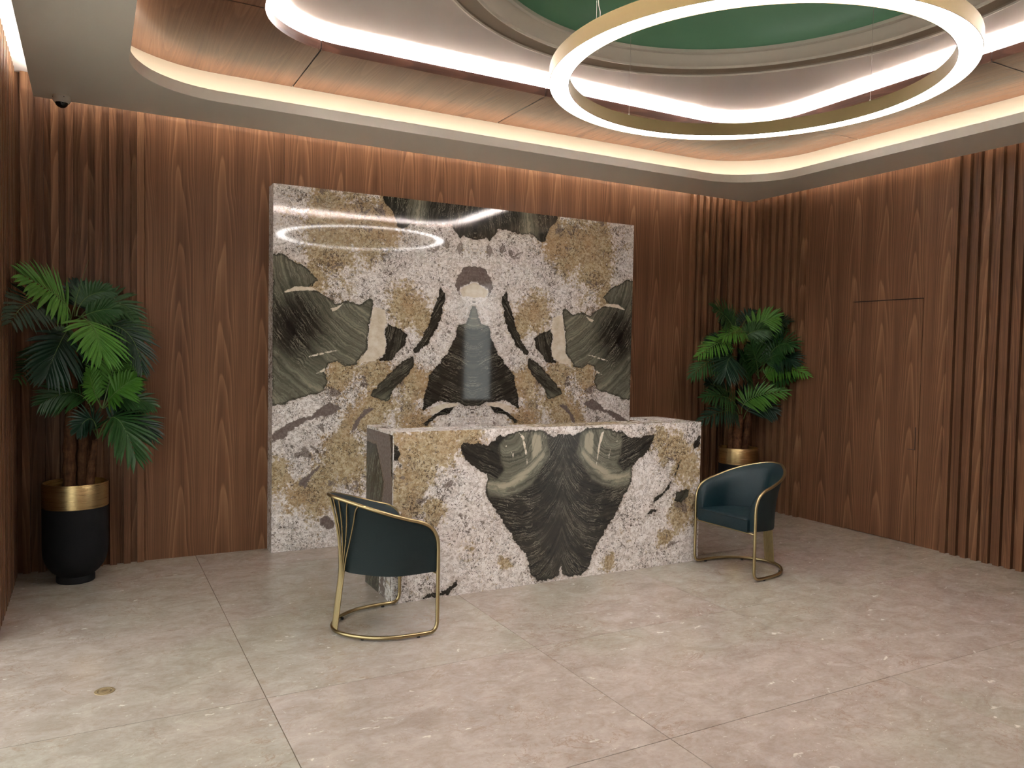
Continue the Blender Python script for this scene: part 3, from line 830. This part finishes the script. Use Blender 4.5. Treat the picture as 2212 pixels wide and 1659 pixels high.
# --- the reception desk
DX0, DX1, DYF, DYB, DH = -0.850, 1.579, -1.681, -1.156, 1.05
DC = 0.358
desk = empty('reception_desk', ((DX0 + DX1) / 2, (DYF + DYB) / 2, 0))
tag(desk, 'boxy stone reception desk with dark shield figure on its pale front', 'reception desk')
V, F, X, Z = face_grid(DX0, DX1, 0.0, DH, DYF, 0.0105)
n_ex = box_back(V, F, DX0, DX1, DYF, DYF + 0.02, 0.0, DH)
X = np.concatenate([X, [v[0] for v in V[-n_ex:]]]); Z = np.concatenate([Z, [v[2] for v in V[-n_ex:]]])
D = np.abs(X - DC)
mir = lambda P: [(abs(a - DC), b) for a, b in P]
sh = sdf([(0.0, 1.003)] + mir(DESK_shield[1:-1]) + [(0.0, 0.07)], np.where(D < 1e-4, 1e-4, D), Z)
sh = np.where((D < 0.03) & (sh > -0.02) & (Z > .1) & (Z < .97), 0.2, sh)
gr = sdf(mir(DESK_grey), D, Z); bd = sdf(mir(DESK_band), D, Z); lo = sdf(mir(DESK_lobe), D, Z)
sl = np.max(np.stack([sdf(GL['DESK_' + n], X, Z) for n in ('sl1', 'sl2', 'sl3', 'sl4', 'sl5', 'slL', 'slB')]), 0)
flow_c = Z + 0.36 * (1 - np.exp(-D / 0.13)) - 0.42 * D * D
flow_g = np.hypot(D - 0.42, Z - 1.02)
sm = lambda v, a, b: np.clip((v - a) / (b - a), 0, 1)
wg = sm(gr, -0.012, 0.012)
fl = np.where(gr > 0, flow_g * 0.9, flow_c)
lt = 0.19 + 0.10 * np.exp(-(D / 0.05) ** 2) + 0.14 * np.exp(-((D - 0.17) / 0.07) ** 2 - ((Z - 0.33) / 0.10) ** 2)
lt = lt * (1 - wg) + 0.62 * wg
lt = np.maximum(lt, 0.62 + 0.48 * sm(bd, -0.02, 0.03)) * sm(bd, -0.022, 0.0) + lt * (1 - sm(bd, -0.022, 0.0))
lt = np.maximum(lt, 1.02 * sm(lo, -0.012, 0.02))
lt = np.where(sl > sh, 0.20 + 0.25 * (np.abs(X - 1.42) < 0.09), lt)
dkk = np.maximum(sh, sl * 0.9)
cr = np.max(np.stack([sdf(mir(GL['DESK_' + n]), D, Z) for n in ('vn', 'vn2')]), 0)
oc = np.max(np.stack([np.exp(-((X - a) ** 2 + (Z - b) ** 2) / (r * r * 0.8)) for a, b, r in DESK_OCHRE]), 0)
neg = np.full(X.shape, -1.0)
stone_obj('front_panel', V, F, (dkk, cr, neg, oc, fl, lt, X), M['stone_desk'], desk)


def stone_box(name, x0, x1, y0, y1, z0, z1, fn, parent, res=0.03):
    """plain stone block; fn(x, y, z) -> dk, cr, mv, oc, fl, lt"""
    bm = bmesh.new()
    bmesh.ops.create_cube(bm, size=1.0, matrix=Matrix.Translation(((x0 + x1) / 2, (y0 + y1) / 2, (z0 + z1) / 2)) @ Matrix.Diagonal((x1 - x0, y1 - y0, z1 - z0, 1)))
    for ax, ln in ((0, x1 - x0), (1, y1 - y0), (2, z1 - z0)):
        k = int(ln / res)
        lo_ = (x0, y0, z0)[ax]
        for i in range(1, k):
            co = [0, 0, 0]; co[ax] = lo_ + ln * i / k
            no = [0, 0, 0]; no[ax] = 1
            bmesh.ops.bisect_plane(bm, geom=bm.verts[:] + bm.edges[:] + bm.faces[:], plane_co=co, plane_no=no)
    V = [tuple(v.co) for v in bm.verts]
    bm.verts.index_update()
    F = [tuple(v.index for v in f.verts) for f in bm.faces]
    bm.free()
    A = np.array(V)
    return stone_obj(name, V, F, fn(A[:, 0], A[:, 1], A[:, 2]), M['stone_desk'], parent)


def side_fn(x, y, z):
    body = sdf([(-1.10, -0.1), (-1.06, 0.93), (-1.30, 0.90), (-1.44, 0.76), (-1.40, 0.45), (-1.46, 0.2), (-1.40, -0.1)], y, z)
    body = np.maximum(body, sdf([(-1.10, 0.94), (-1.36, 0.94), (-1.50, 0.72), (-1.44, 0.5), (-1.10, 0.5)], y, z))
    streak = sdf([(-1.58, 1.06), (-1.63, 0.98), (-1.64, 0.80), (-1.69, 0.62), (-1.72, 0.8), (-1.66, 0.95), (-1.66, 1.06)], y, z)
    one = np.ones_like(x)
    lt = np.where(body > streak, 0.40, 0.08) * one
    return np.maximum(body, streak), -one, np.where(z > 0.30, 0.05, 0.0) * one, 0.15 * one, y * 0.9 + 0.3 * z, lt, y


def top_fn(x, y, z):
    one = np.ones_like(x)
    return -one, -one, 0.03 * np.sin(x * 5.0 + 9 * y) - 0.05, 0.40 + 0.3 * np.sin(x * 3.1), x, 0.3 * one, x


tt = 0.02
stone_box('side_panel', DX0, DX0 + 0.02, DYF + 0.0202, DYB, 0, DH - tt, side_fn, desk)
stone_box('side_panel', DX1 - 0.02, DX1, DYF + 0.0202, DYB, 0, DH - tt, side_fn, desk)
stone_box('counter_top', DX0, DX1, DYF + 0.0202, -1.44, DH - tt, DH, top_fn, desk)
stone_box('counter_return', DX0, DX0 + 0.10, -1.44, DYB, DH - tt, DH, top_fn, desk)
stone_box('counter_return', DX1 - 0.27, DX1, -1.44, DYB, DH - tt, DH, top_fn, desk)
stone_box('inner_panel', DX0 + 0.02, DX1 - 0.02, -1.46, -1.44, 0, DH - tt, top_fn, desk, 0.2)

# ---------------------------------------------------------------- furniture materials
M['brass'] = NT('satin_brass'); _t = M['brass']
_n = _t.noise(_t.pos(), 30.0, 2)
M['brass'] = _t.bsdf(_t.mix(_n, (0.385, 0.30, 0.158), (0.425, 0.335, 0.178)), _t.lin(_n, 0.3, 0.7, 0.29, 0.33), 1.0)


def brushed():
    t = NT('brushed_brass')
    x, y, z = t.sep(t.pos())
    s = t.noise(t.comb(t.mul(x, 3.0), t.mul(y, 3.0), t.mul(z, 420.0)), 1.0, 3, 0.6)
    c = t.mix(s, (0.40, 0.285, 0.13), (0.58, 0.43, 0.22))
    return t.bsdf(c, t.lin(s, 0.3, 0.7, 0.24, 0.38), 1.0, bump=s, bump_d=0.0006)


M['brushed'] = brushed()


def leather(name, col, rough, spec=0.45):
    t = NT(name)
    p = t.pos()
    v = t.voro(p, 420.0)
    w = t.noise(p, 9.0, 4, 0.6)
    c = t.mix(w, tuple(q * 0.82 for q in col), tuple(q * 1.2 for q in col))
    return t.bsdf(c, t.lin(w, 0.3, 0.7, rough - 0.04, rough + 0.06), 0, spec, bump=t.add(v, t.mul(w, 2.0)), bump_d=0.0010)


M['leather'] = leather('teal_leather', (0.0042, 0.0180, 0.0235), 0.38, 0.36)
M['leather_out'] = leather('teal_leather_outer', (0.0080, 0.0160, 0.0172), 0.58, 0.28)
M['piping'] = plain('piping', (0.004, 0.010, 0.014), 0.45)
M['rubber'] = plain('rubber', (0.01, 0.01, 0.01), 0.7)


def bez(P, n):
    """Catmull-Rom through the points"""
    P = [Vector(p) for p in P]; Q = [P[0] * 2 - P[1]] + P + [P[-1] * 2 - P[-2]]
    o = []
    for i in range(1, len(Q) - 2):
        for k in range(n):
            t = k / n
            a, b, c, d = Q[i - 1:i + 3]
            o.append(0.5 * ((2 * b) + (c - a) * t + (2 * a - 5 * b + 4 * c - d) * t * t + (3 * b - a - 3 * c + d) * t ** 3))
    o.append(P[-1])
    return o


# local chair frame: +x is the open front, origin on the floor under the seat
FX, HY = 0.238, 0.283


def rail_pts():
    half = [(FX, HY, 0.47), (FX - 0.006, HY, 0.525), (FX - 0.032, HY - 0.002, 0.580), (FX - 0.085, HY - 0.006, 0.617), (0.06, HY - 0.014, 0.645),
            (-0.05, HY - 0.036, 0.680), (-0.145, HY - 0.085, 0.712), (-0.222, HY - 0.158, 0.738), (-0.268, 0.060, 0.752)]
    return half + [(-0.279, 0.0, 0.755)] + [(x, -y, z) for x, y, z in half[::-1]]


def base_pts():
    zb = 0.018
    half = [(FX - 0.000, HY, 0.072), (FX - 0.007, HY, 0.042), (FX - 0.026, HY, 0.023), (FX - 0.055, HY, zb), (0.10, HY - 0.002, zb), (-0.01, HY - 0.016, zb),
            (-0.11, HY - 0.060, zb), (-0.190, HY - 0.130, zb), (-0.238, 0.075, zb)]
    return half + [(-0.252, 0.0, zb)] + [(x, -y, z) for x, y, z in half[::-1]]


def make_chair():
    r = empty('tub_armchair')
    rl = bez(rail_pts(), 6)
    bs = bez(base_pts(), 6)
    G().tube([(FX, HY, 0.25)] + [(FX, HY, 0.36)] + rl + [(FX, -HY, 0.36), (FX, -HY, 0.25)], 0.0105, 10).obj('top_rail', M['brass'], r, smooth=True, local=True, angle=1.0)
    G().tube(bs, 0.0105, 10).obj('base_loop', M['brass'], r, smooth=True, local=True, angle=1.0)
    for s in (1, -1):
        G().tube([(FX, s * HY, 0.07), (FX, s * HY, 0.25)], 0.0105, 10).obj('leg', M['brass'], r, smooth=True, local=True, angle=1.0)
    # fan of rods at the back
    n = 9
    for i in range(n):
        u = (i - (n - 1) / 2) / ((n - 1) / 2)
        yb = u * 0.040
        yt = u * 0.172
        # find rail point at that width
        best = min((p for p in rl if p.x < -0.1), key=lambda p: abs(p.y - yt))
        pts = [(-0.251 + 0.004 * u * u, yb, 0.018), (-0.236 + 0.004 * u * u, yb, 0.15), (-0.219 + 0.006 * u * u, yb * 1.02, 0.31)]
        for zz, xx in ((0.41, -0.219), (0.51, -0.227), (0.61, -0.243), (0.69, -0.262)):
            q = ((zz - 0.31) / 0.44) ** 1.35
            pts.append((xx + 0.030 * u * u * q + (best.x + 0.279) * q * 0.6, yb + (best.y - yb) * q, zz))
        pts.append((best.x, best.y, best.z))
        G().tube(bez(pts, 5), 0.0042, 6).obj('rod', M['brass'], r, smooth=True, local=True, angle=1.2)
    # upholstered shell
    N = 48

    def plan(q, inset, kind):
        """q -1..1 round the horseshoe"""
        rp = rl
        f = (q + 1) / 2 * (len(rp) - 1)
        i = min(int(f), len(rp) - 2); p = rp[i].lerp(rp[i + 1], f - i)
        if kind == 'bot':
            a = q
            # squared-off horseshoe at seat height
            ang = a * math.pi / 2 * 1.0
            sy = 1 if p.y >= 0 else -1
            bx = -0.196 + max(0.0, (p.x + 0.279)) * 0.838
            by = p.y * (0.955 if p.x > 0 else 0.955 - 0.16 * min(1.0, -p.x / 0.279))
            return Vector((bx, by, 0.333 - 0.012 * (1 - min(1, abs(p.x - FX) / 0.3)) * -1))
        return p.copy()

    rings = []
    levels = 8
    for k in range(N + 1):
        q = -1 + 2 * k / N
        T = plan(q, 0, 'top'); Bm = plan(q, 0, 'bot')
        nrm = Vector((-(T.x + 0.02) if T.x < 0.1 else -0.0, -T.y, 0))
        if T.x >= 0.1: nrm = Vector((0, -T.y, 0))
        else: nrm = Vector((0.02 - T.x if T.x < 0 else 0.02, -T.y, 0))
        nrm.normalize()
        th = 0.052
        out = []
        for j in range(levels + 1):       # outer face, bottom to top
            t = j / levels
            w = t * t * (0.55 + 0.45 * t)
            c = Bm.lerp(T, w); c.z = Bm.z + (T.z - Bm.z) * t
            out.append(c)
        out[-1].z -= 0.004
        top = out[-1]
        inn = [top + nrm * 0.010 + Vector((0, 0, 0.007)), top + nrm * (th * 0.62) + Vector((0, 0, 0.002)), top + nrm * th + Vector((0, 0, -0.022))]
        for j in range(levels - 1, -1, -1):
            t = j / levels
            c = out[j] + nrm * (th + 0.006 * math.sin(math.pi * t))
            if c.z < inn[-1].z - 0.012: inn.append(c)
        rings.append((out, inn))
    # make the inner loops equally long
    L = 10
    g_out = G(); g_in = G()
    outs = [o for o, _ in rings]
    for a, b in zip(outs[:-1], outs[1:]): g_out.quadstrip(a, b, closed=False)
    ins = []
    for o, i in rings:
        P = i; d = [0]
        for a, b in zip(P[:-1], P[1:]): d.append(d[-1] + (b - a).length)
        res = []
        for k in range(L + 1):
            s = d[-1] * (k / L) ** 1.0
            j = max(0, min(len(P) - 2, next((m for m in range(len(d) - 1) if d[m + 1] >= s - 1e-9), len(P) - 2)))
            res.append(P[j].lerp(P[j + 1], (s - d[j]) / max(1e-9, d[j + 1] - d[j])))
        ins.append([o[-1]] + res)
    for a, b in zip(ins[:-1], ins[1:]): g_in.quadstrip(a, b, closed=False)
    for o, i in ((outs[0], ins[0]), (outs[-1], ins[-1])):      # front ends of the arms
        loop = list(o) + list(i[1:])
        c = sum(loop, Vector()) / len(loop)
        b = len(g_in.v); g_in.v += loop + [c]
        m = len(loop)
        for k in range(m): g_in.f.append((b + k, b + (k + 1) % m, b + m))
    g_out.obj('shell_outer', M['leather_out'], r, smooth=True, local=True, angle=0.9)
    g_in.obj('shell_inner', M['leather'], r, smooth=True, local=True, angle=0.9)
    # seat cushion: horseshoe plan extruded with rounded edges
    pl = []
    for k in range(N + 1):
        q = -1 + 2 * k / N
        Bm = plan(q, 0, 'bot'); T = plan(q, 0, 'top')
        w = 0.10; c = Bm.lerp(T, w)
        cx_, cy_ = c.x, c.y
        s = 1 - 0.050 / max(0.05, math.hypot(cx_ + 0.0, cy_))
        pl.append((max(cx_ * (s if cx_ < 0 else 1), -0.17), cy_ * s))
    pl = [(0.262, pl[0][1] * 1.0)] + pl + [(0.262, pl[-1][1])]
    pl = [(x, y) for x, y in pl]

    def inset(P, d):
        cx = 0.04
        return [(cx + (x - cx) * (1 - d / max(0.05, abs(x - cx) + 1e-6) if abs(x - cx) > 0.08 else 1 - d * 4), y * (1 - d / 0.22)) for x, y in P]

    g = G()
    prof = [(0.004, 0.338), (0.0, 0.345), (0.0, 0.418), (0.004, 0.424), (0.014, 0.431), (0.05, 0.438)]
    L_ = [[(x, y, z) for x, y in inset(pl, d)] for d, z in prof]
    for a, b in zip(L_[:-1], L_[1:]): g.quadstrip(a, b)
    g.poly(L_[0], True)
    cpt = (0.05, 0, 0.444); b = len(g.v); g.v += list(L_[-1]) + [cpt]; m = len(L_[-1])
    for k in range(m): g.f.append((b + k, b + (k + 1) % m, b + m))
    seat = g.obj('seat_cushion', M['leather'], r, smooth=True, local=True, angle=0.7)
    yy = pl[0][1]
    pp = G().tube([(0.2635, yy * 0.985 * (1 - 2 * k / 12), 0.4225) for k in range(13)], 0.0034, 6)
    pp.obj('piping', M['piping'], seat, smooth=True, local=True)
    G().tube([(0.240, HY * (1 - 2 * k / 8), 0.330) for k in range(9)], 0.0055, 6).obj('front_bar', M['brass'], r, smooth=True, local=True)
    for x, y in ((0.13, HY - 0.004), (0.13, -HY + 0.004), (-0.15, 0.178), (-0.15, -0.178)):
        G().lathe([(0.0, 0.0), (0.009, 0.0), (0.009, 0.010), (0.0, 0.010)], x, y, 10).obj('glide', M['rubber'], r, local=True)
    return r


def copy_tree(o):
    c = o.copy(); COL.objects.link(c)
    for ch in list(o.children):
        d = copy_tree(ch); d.parent = c
    return c


ch1 = make_chair()
ch2 = copy_tree(ch1)
ch1.location = (-1.043, -1.985, 0); ch1.rotation_euler = (0, 0, math.radians(1.0))
ch2.location = (1.752, -2.005, 0); ch2.rotation_euler = (0, 0, math.radians(182.5))
tag(ch1, 'teal leather tub chair seen from its side, before the left end of the desk', 'armchair', 'teal tub chairs by the desk')
tag(ch2, 'teal leather tub chair showing its seat, at the right end of the desk', 'armchair', 'teal tub chairs by the desk')

# ---------------------------------------------------------------- potted palms
M['pot'] = plain('black_planter', (0.0050, 0.0056, 0.0070), 0.75, spec=0.25, grain=0.35, scale=380, bump_d=0.0012)
M['soil'] = plain('soil', (0.008, 0.006, 0.005), 0.9, grain=0.4, scale=90)


def bark():
    t = NT('palm_bark')
    p = t.pos()
    f = t.noise(t.vmul(p, (60, 60, 12)), 1.0, 4, 0.65)
    b = t.noise(t.vmul(p, (14, 14, 26)), 1.0, 3, 0.6)
    c = t.ramp(t.add(t.mul(f, 0.6), t.mul(b, 0.4)), [(0.28, (0.030, 0.012, 0.006)), (0.5, (0.105, 0.044, 0.018)), (0.72, (0.21, 0.10, 0.042))])
    return t.bsdf(c, 0.8, 0, 0.3, bump=f, bump_d=0.004)


def leaf_mat(name, a, b, rough):
    t = NT(name)
    p = t.pos()
    n = t.noise(p, 26.0, 2)
    c = t.mix(n, a, b)
    c = t.mix(t.mul(t.noise(p, 170.0, 2), 0.25), c, tuple(q * 0.5 for q in a))
    return t.bsdf(c, rough, 0, 0.45)


M['bark'] = bark()
LEAF = [leaf_mat('leaf_dark', (0.006, 0.026, 0.013), (0.014, 0.050, 0.024), 0.40),
        leaf_mat('leaf_mid', (0.015, 0.062, 0.015), (0.034, 0.108, 0.022), 0.42),
        leaf_mat('leaf_bright', (0.050, 0.170, 0.022), (0.105, 0.270, 0.030), 0.45)]
M['stem'] = plain('leaf_stem', (0.10, 0.17, 0.045), 0.5)


ROOM_LEAN = -0.25


def frond(pts, w, tone, parent, rng):
    b, m, t = [Vector(p) for p in pts]
    ctrl = m * 2 - (b + t) * 0.5
    B = lambda s: b * (1 - s) ** 2 + ctrl * 2 * s * (1 - s) + t * s * s
    dB = lambda s: ((ctrl - b) * 2 * (1 - s) + (t - ctrl) * 2 * s).normalized()
    ln = sum((B((k + 1) / 12) - B(k / 12)).length for k in range(12))
    stem_end = 0.86
    g = G().tube([B(s * stem_end / 10) for s in range(11)], [0.0048 - 0.0036 * s / 10 for s in range(11)], 5)
    st = g
    n = 17
    Lmax = min(0.26, max(0.15, 0.58 * ln)) * w
    lf = G()
    face = (Vector((0.4, -3.3, 0.0)) - Vector((b.x, b.y, 0))).normalized() * 0.86 + Vector((0, 0, 0.5))
    face = (face + Vector((ROOM_LEAN if b.x < 0 else -ROOM_LEAN, 0, 0))).normalized()
    for i in range(n):
        u = i / (n - 1)
        s = 0.26 + 0.66 * u
        T = dB(s)
        N = face - T * face.dot(T)
        if N.length < 0.35: N = N + (Vector((0, 0, 1)) - T * T.z) * 0.35
        N = N.normalized()
        S = T.cross(N).normalized()
        env = (0.50 + 0.55 * math.sin(math.pi * min(1, (u * 0.86 + 0.10)))) * (1 - 0.30 * u)
        for sd in (1, -1):
            ang = math.radians(68 - 44 * u + rng.uniform(-5, 5))
            d = (T * math.cos(ang) + S * sd * math.sin(ang) + N * (0.16 + rng.uniform(-0.06, 0.06)) + Vector((0, 0, -0.16))).normalized()
            L = Lmax * env * rng.uniform(0.90, 1.08)
            p0 = B(s); wd = 0.0125 * w * (0.75 + 0.35 * env)
            side = d.cross(N).normalized()
            dr = Vector((0, 0, -1)) * L * 0.16
            c1 = p0 + d * L * 0.34 + dr * 0.10; c2 = p0 + d * L * 0.70 + dr * 0.45; tip = p0 + d * L + dr
            fold = N * wd * 0.42
            k = len(lf.v)
            lf.v += [tuple(p0 + side * wd * .35), tuple(p0 - side * wd * .35), tuple(c1 + side * wd), tuple(c1 - fold), tuple(c1 - side * wd),
                     tuple(c2 + side * wd * .80), tuple(c2 - fold * .8), tuple(c2 - side * wd * .80), tuple(tip)]
            lf.f += [(k, k + 2, k + 3), (k, k + 3, k + 1), (k + 1, k + 3, k + 4), (k + 2, k + 5, k + 6, k + 3), (k + 3, k + 6, k + 7, k + 4),
                     (k + 5, k + 8, k + 6), (k + 6, k + 8, k + 7)]
    o_ = root_loc(parent)
    me = bpy.data.meshes.new('frond')
    lim = lambda v: Vector((min(3.548, max(-2.882, v[0])), min(-0.042, v[1]), v[2]))
    V = [lim(v) - o_ for v in lf.v] + [Vector(v) - o_ for v in st.v]
    k = len(lf.v)
    me.from_pydata([tuple(v) for v in V], [], lf.f + [tuple(k + i for i in q) for q in st.f])
    me.materials.append(LEAF[tone]); me.materials.append(M['stem'])
    mi = [0] * len(lf.f) + [1] * len(st.f)
    me.polygons.foreach_set('material_index', mi)
    o = bpy.data.objects.new('frond', me); o.parent = parent
    COL.objects.link(o)
    return o


def palm(name, base, fronds, trunks, spike, label, seed):
    rng = random.Random(seed)
    r = empty(name, base)
    x, y, _ = base
    pr = [(0.0, 0.0), (0.108, 0.0), (0.113, 0.005), (0.113, 0.036), (0.108, 0.046), (0.118, 0.056), (0.140, 0.075), (0.162, 0.104), (0.178, 0.138), (0.188, 0.180), (0.1915, 0.225), (0.1915, 0.494)]
    G().lathe(pr, x, y, 64).obj('planter', M['pot'], r, smooth=True, angle=0.7)
    gb = [(0.1915, 0.494), (0.1935, 0.496), (0.1935, 0.648), (0.1915, 0.652), (0.184, 0.652), (0.183, 0.646), (0.183, 0.50)]
    G().lathe(gb, x, y, 64).obj('brass_band', M['brushed'], r, smooth=True, angle=0.5)
    G().lathe([(0.183, 0.590), (0.09, 0.597), (0.0, 0.60)], x, y, 32).obj('soil', M['soil'], r, smooth=True)
    for pts, rad in trunks:
        P = bez(pts, 8)
        n = len(P)
        R = [max(0.012, (rad[0] + (rad[1] - rad[0]) * i / (n - 1)) * (1 + 0.10 * math.sin(i * 1.9) + rng.uniform(-.06, .06))) for i in range(n)]
        G().tube(P, R, 12).obj('trunk', M['bark'], r, smooth=True, angle=1.2)
    for pts, w, tone in fronds: frond(pts, w, tone, r, rng)
    P = bez(spike, 5)
    G().tube(P, [0.004 - 0.0032 * i / (len(P) - 1) for i in range(len(P))], 5).obj('spear_leaf', M['stem'], r, smooth=True)
    tag(r, label, 'potted palm', 'potted palms in the corners')
    return r


palm('potted_palm', (-2.548, -0.335, 0), FRONDS_LEFT,
     [([(-2.582, -.33, .58), (-2.581, -.33, .90), (-2.567, -.33, 1.23), (-2.560, -.33, 1.69)], (.041, .030)),
      ([(-2.514, -.28, .58), (-2.508, -.28, .83), (-2.490, -.28, 1.02), (-2.452, -.30, 1.12)], (.032, .022)),
      ([(-2.468, -.36, .58), (-2.457, -.36, .74), (-2.443, -.36, .83), (-2.434, -.36, .92)], (.027, .016))],
     [(-2.573, -.33, 1.70), (-2.53, -.33, 1.88), (-2.469, -.33, 2.10)],
     'tall palm in a black and brass planter, in the left corner near the wall slats', 3)
palm('potted_palm', (3.2, -0.444, 0), FRONDS_RIGHT,
     [([(3.150, -.47, .58), (3.153, -.47, .80), (3.172, -.47, .97)], (.050, .040)),
      ([(3.140, -.40, .58), (3.135, -.40, 1.0), (3.122, -.42, 1.40), (3.125, -.43, 1.71)], (.034, .027)),
      ([(3.290, -.42, .58), (3.322, -.42, .80), (3.36, -.42, 1.05), (3.40, -.42, 1.33)], (.040, .028))],
     [(3.145, -.444, 1.72), (3.094, -.444, 1.937), (3.031, -.444, 2.085)],
     'palm in a black and brass planter, behind the tub chair in the right corner', 11)

# ---------------------------------------------------------------- pendant ring lamp
RCX, RCY, RZ, RRO, RRI = 0.389, -3.268, 2.876, 0.984, 0.886
ring = empty('ring_pendant_lamp', (RCX, RCY, RZ))
tag(ring, 'large brass ring pendant lamp with a glowing white underside', 'pendant lamp')


def circ_pts(r, z, n=128): return [(RCX + r * math.cos(2 * math.pi * k / n), RCY + r * math.sin(2 * math.pi * k / n), z) for k in range(n)]


RT = RZ + 0.072
g = G().quadstrip(circ_pts(RRO, RZ), circ_pts(RRO, RT)).quadstrip(circ_pts(RRO, RT), circ_pts(RRI, RT)).quadstrip(circ_pts(RRI, RT), circ_pts(RRI, RZ))
g.quadstrip(circ_pts(RRO, RZ), circ_pts(RRO - .003, RZ)).quadstrip(circ_pts(RRI, RZ), circ_pts(RRI + .003, RZ))
g.quadstrip(circ_pts(RRO - .003, RZ), circ_pts(RRO - .003, RZ + .01)).quadstrip(circ_pts(RRI + .003, RZ), circ_pts(RRI + .003, RZ + .01))
M['ring_brass'] = plain('ring_brass', (0.165, 0.128, 0.062), 0.48, 1.0, grain=0.03, scale=40)
g.obj('ring_frame', M['ring_brass'], ring, smooth=True, angle=0.5)
G().quadstrip(circ_pts(RRO - .003, RZ + .002), circ_pts(RRI + .003, RZ + .002), flip=True).obj('diffuser', M['diffuser'], ring)
M['cable'] = plain('steel_cable', (0.35, 0.33, 0.30), 0.4, 0.6)
rm = (RRO + RRI) / 2


def dome_z(x, y):
    d = math.hypot(x - CX - .05, y - CY - .02) / (RI + .006)
    return UZ + .060 + .62 * math.sqrt(max(0, 1 - d * d))


for a in (92, 2, 182, 272):
    x, y = RCX + rm * math.cos(math.radians(a)), RCY + rm * math.sin(math.radians(a))
    G().tube([(x, y, RT), (x, y, dome_z(x, y))], 0.0012, 5).obj('cable', M['cable'], ring)
    G().lathe([(0.0, RT), (0.005, RT), (0.005, RT + .020), (0.003, RT + .026), (0, RT + .026)], x, y, 10).obj('ferrule', M['cable'], ring)
    G().lathe([(0.0, dome_z(x, y) - .012), (0.012, dome_z(x, y) - .010), (0.012, dome_z(x, y) + .006)], x, y, 12).obj('ceiling_cap', M['cable'], ring)
x, y = RCX + rm * math.cos(math.radians(183.2)), RCY + rm * math.sin(math.radians(183.2))
P = [(x + .004 * math.sin(k * 1.3), y + .004 * math.cos(k * 1.7), RT + (dome_z(x, y) - RT) * k / 40) for k in range(41)]
G().tube(P, 0.0022, 5).obj('power_cord', plain('clear_cord', (0.55, 0.55, 0.50), 0.3), ring)

# ---------------------------------------------------------------- security camera
cx_, cy_ = -2.617, -0.305
secam = empty('security_camera', (cx_, cy_, SZ))
tag(secam, 'small white dome security camera under the ceiling soffit in the left corner', 'camera')
M['cam_white'] = plain('camera_white', (0.62, 0.58, 0.52), 0.45)
M['smoke'] = plain('smoked_dome', (0.010, 0.009, 0.009), 0.06)
M['lens'] = plain('lens_ring', (0.10, 0.09, 0.08), 0.25, 0.7)
G().lathe([(0.0, SZ), (0.050, SZ), (0.052, SZ - .004), (0.052, SZ - .028), (0.049, SZ - .036), (0.043, SZ - .041), (0.0, SZ - .041)], cx_, cy_, 40).obj('housing', M['cam_white'], secam, smooth=True, angle=0.6)
G().lathe([(0.0385 * math.cos(math.radians(a)), SZ - .040 - 0.036 * math.sin(math.radians(a))) for a in range(0, 91, 10)], cx_, cy_, 32).obj('dome_cover', M['smoke'], secam, smooth=True)
G().lathe([(0.0425, SZ - .0405), (0.0425, SZ - .044), (0.0385, SZ - .046)], cx_, cy_, 40).obj('trim_ring', M['cam_white'], secam, smooth=True, angle=0.5)
for a in (200, 285):
    G().tube([(cx_ + .0515 * math.cos(math.radians(a)), cy_ + .0515 * math.sin(math.radians(a)), SZ - .016), (cx_ + .0535 * math.cos(math.radians(a)), cy_ + .0535 * math.sin(math.radians(a)), SZ - .016)], 0.003, 8).obj('screw', M['lens'], secam)

# ---------------------------------------------------------------- floor outlet
ox, oy = -2.407, -2.271
out = empty('floor_outlet', (ox, oy, 0))
tag(out, 'round brass floor outlet cover set flush in the marble, front left', 'floor outlet')
M['old_brass'] = plain('aged_brass', (0.36, 0.27, 0.15), 0.5, 0.55, grain=0.25, scale=130)
M['old_dark'] = plain('aged_brass_dark', (0.11, 0.075, 0.04), 0.5, 0.5, grain=0.3, scale=130)
G().lathe([(0.0425, 0.0), (0.0415, 0.0022), (0.030, 0.0030), (0.0285, 0.0014)], ox, oy, 48).obj('flange', M['old_brass'], out, smooth=True, angle=0.5)
G().lathe([(0.0285, 0.0014), (0.0255, 0.0012)], ox, oy, 48).obj('groove', M['old_dark'], out)
G().lathe([(0.0255, 0.0012), (0.0248, 0.0026), (0.018, 0.0030), (0.0, 0.0030)], ox, oy, 48).obj('lid', M['old_brass'], out, smooth=True, angle=0.5)
G().box(ox - .013, ox + .013, oy - .0022, oy + .0022, .0029, .0034).obj('lid_slot', M['old_dark'], out)
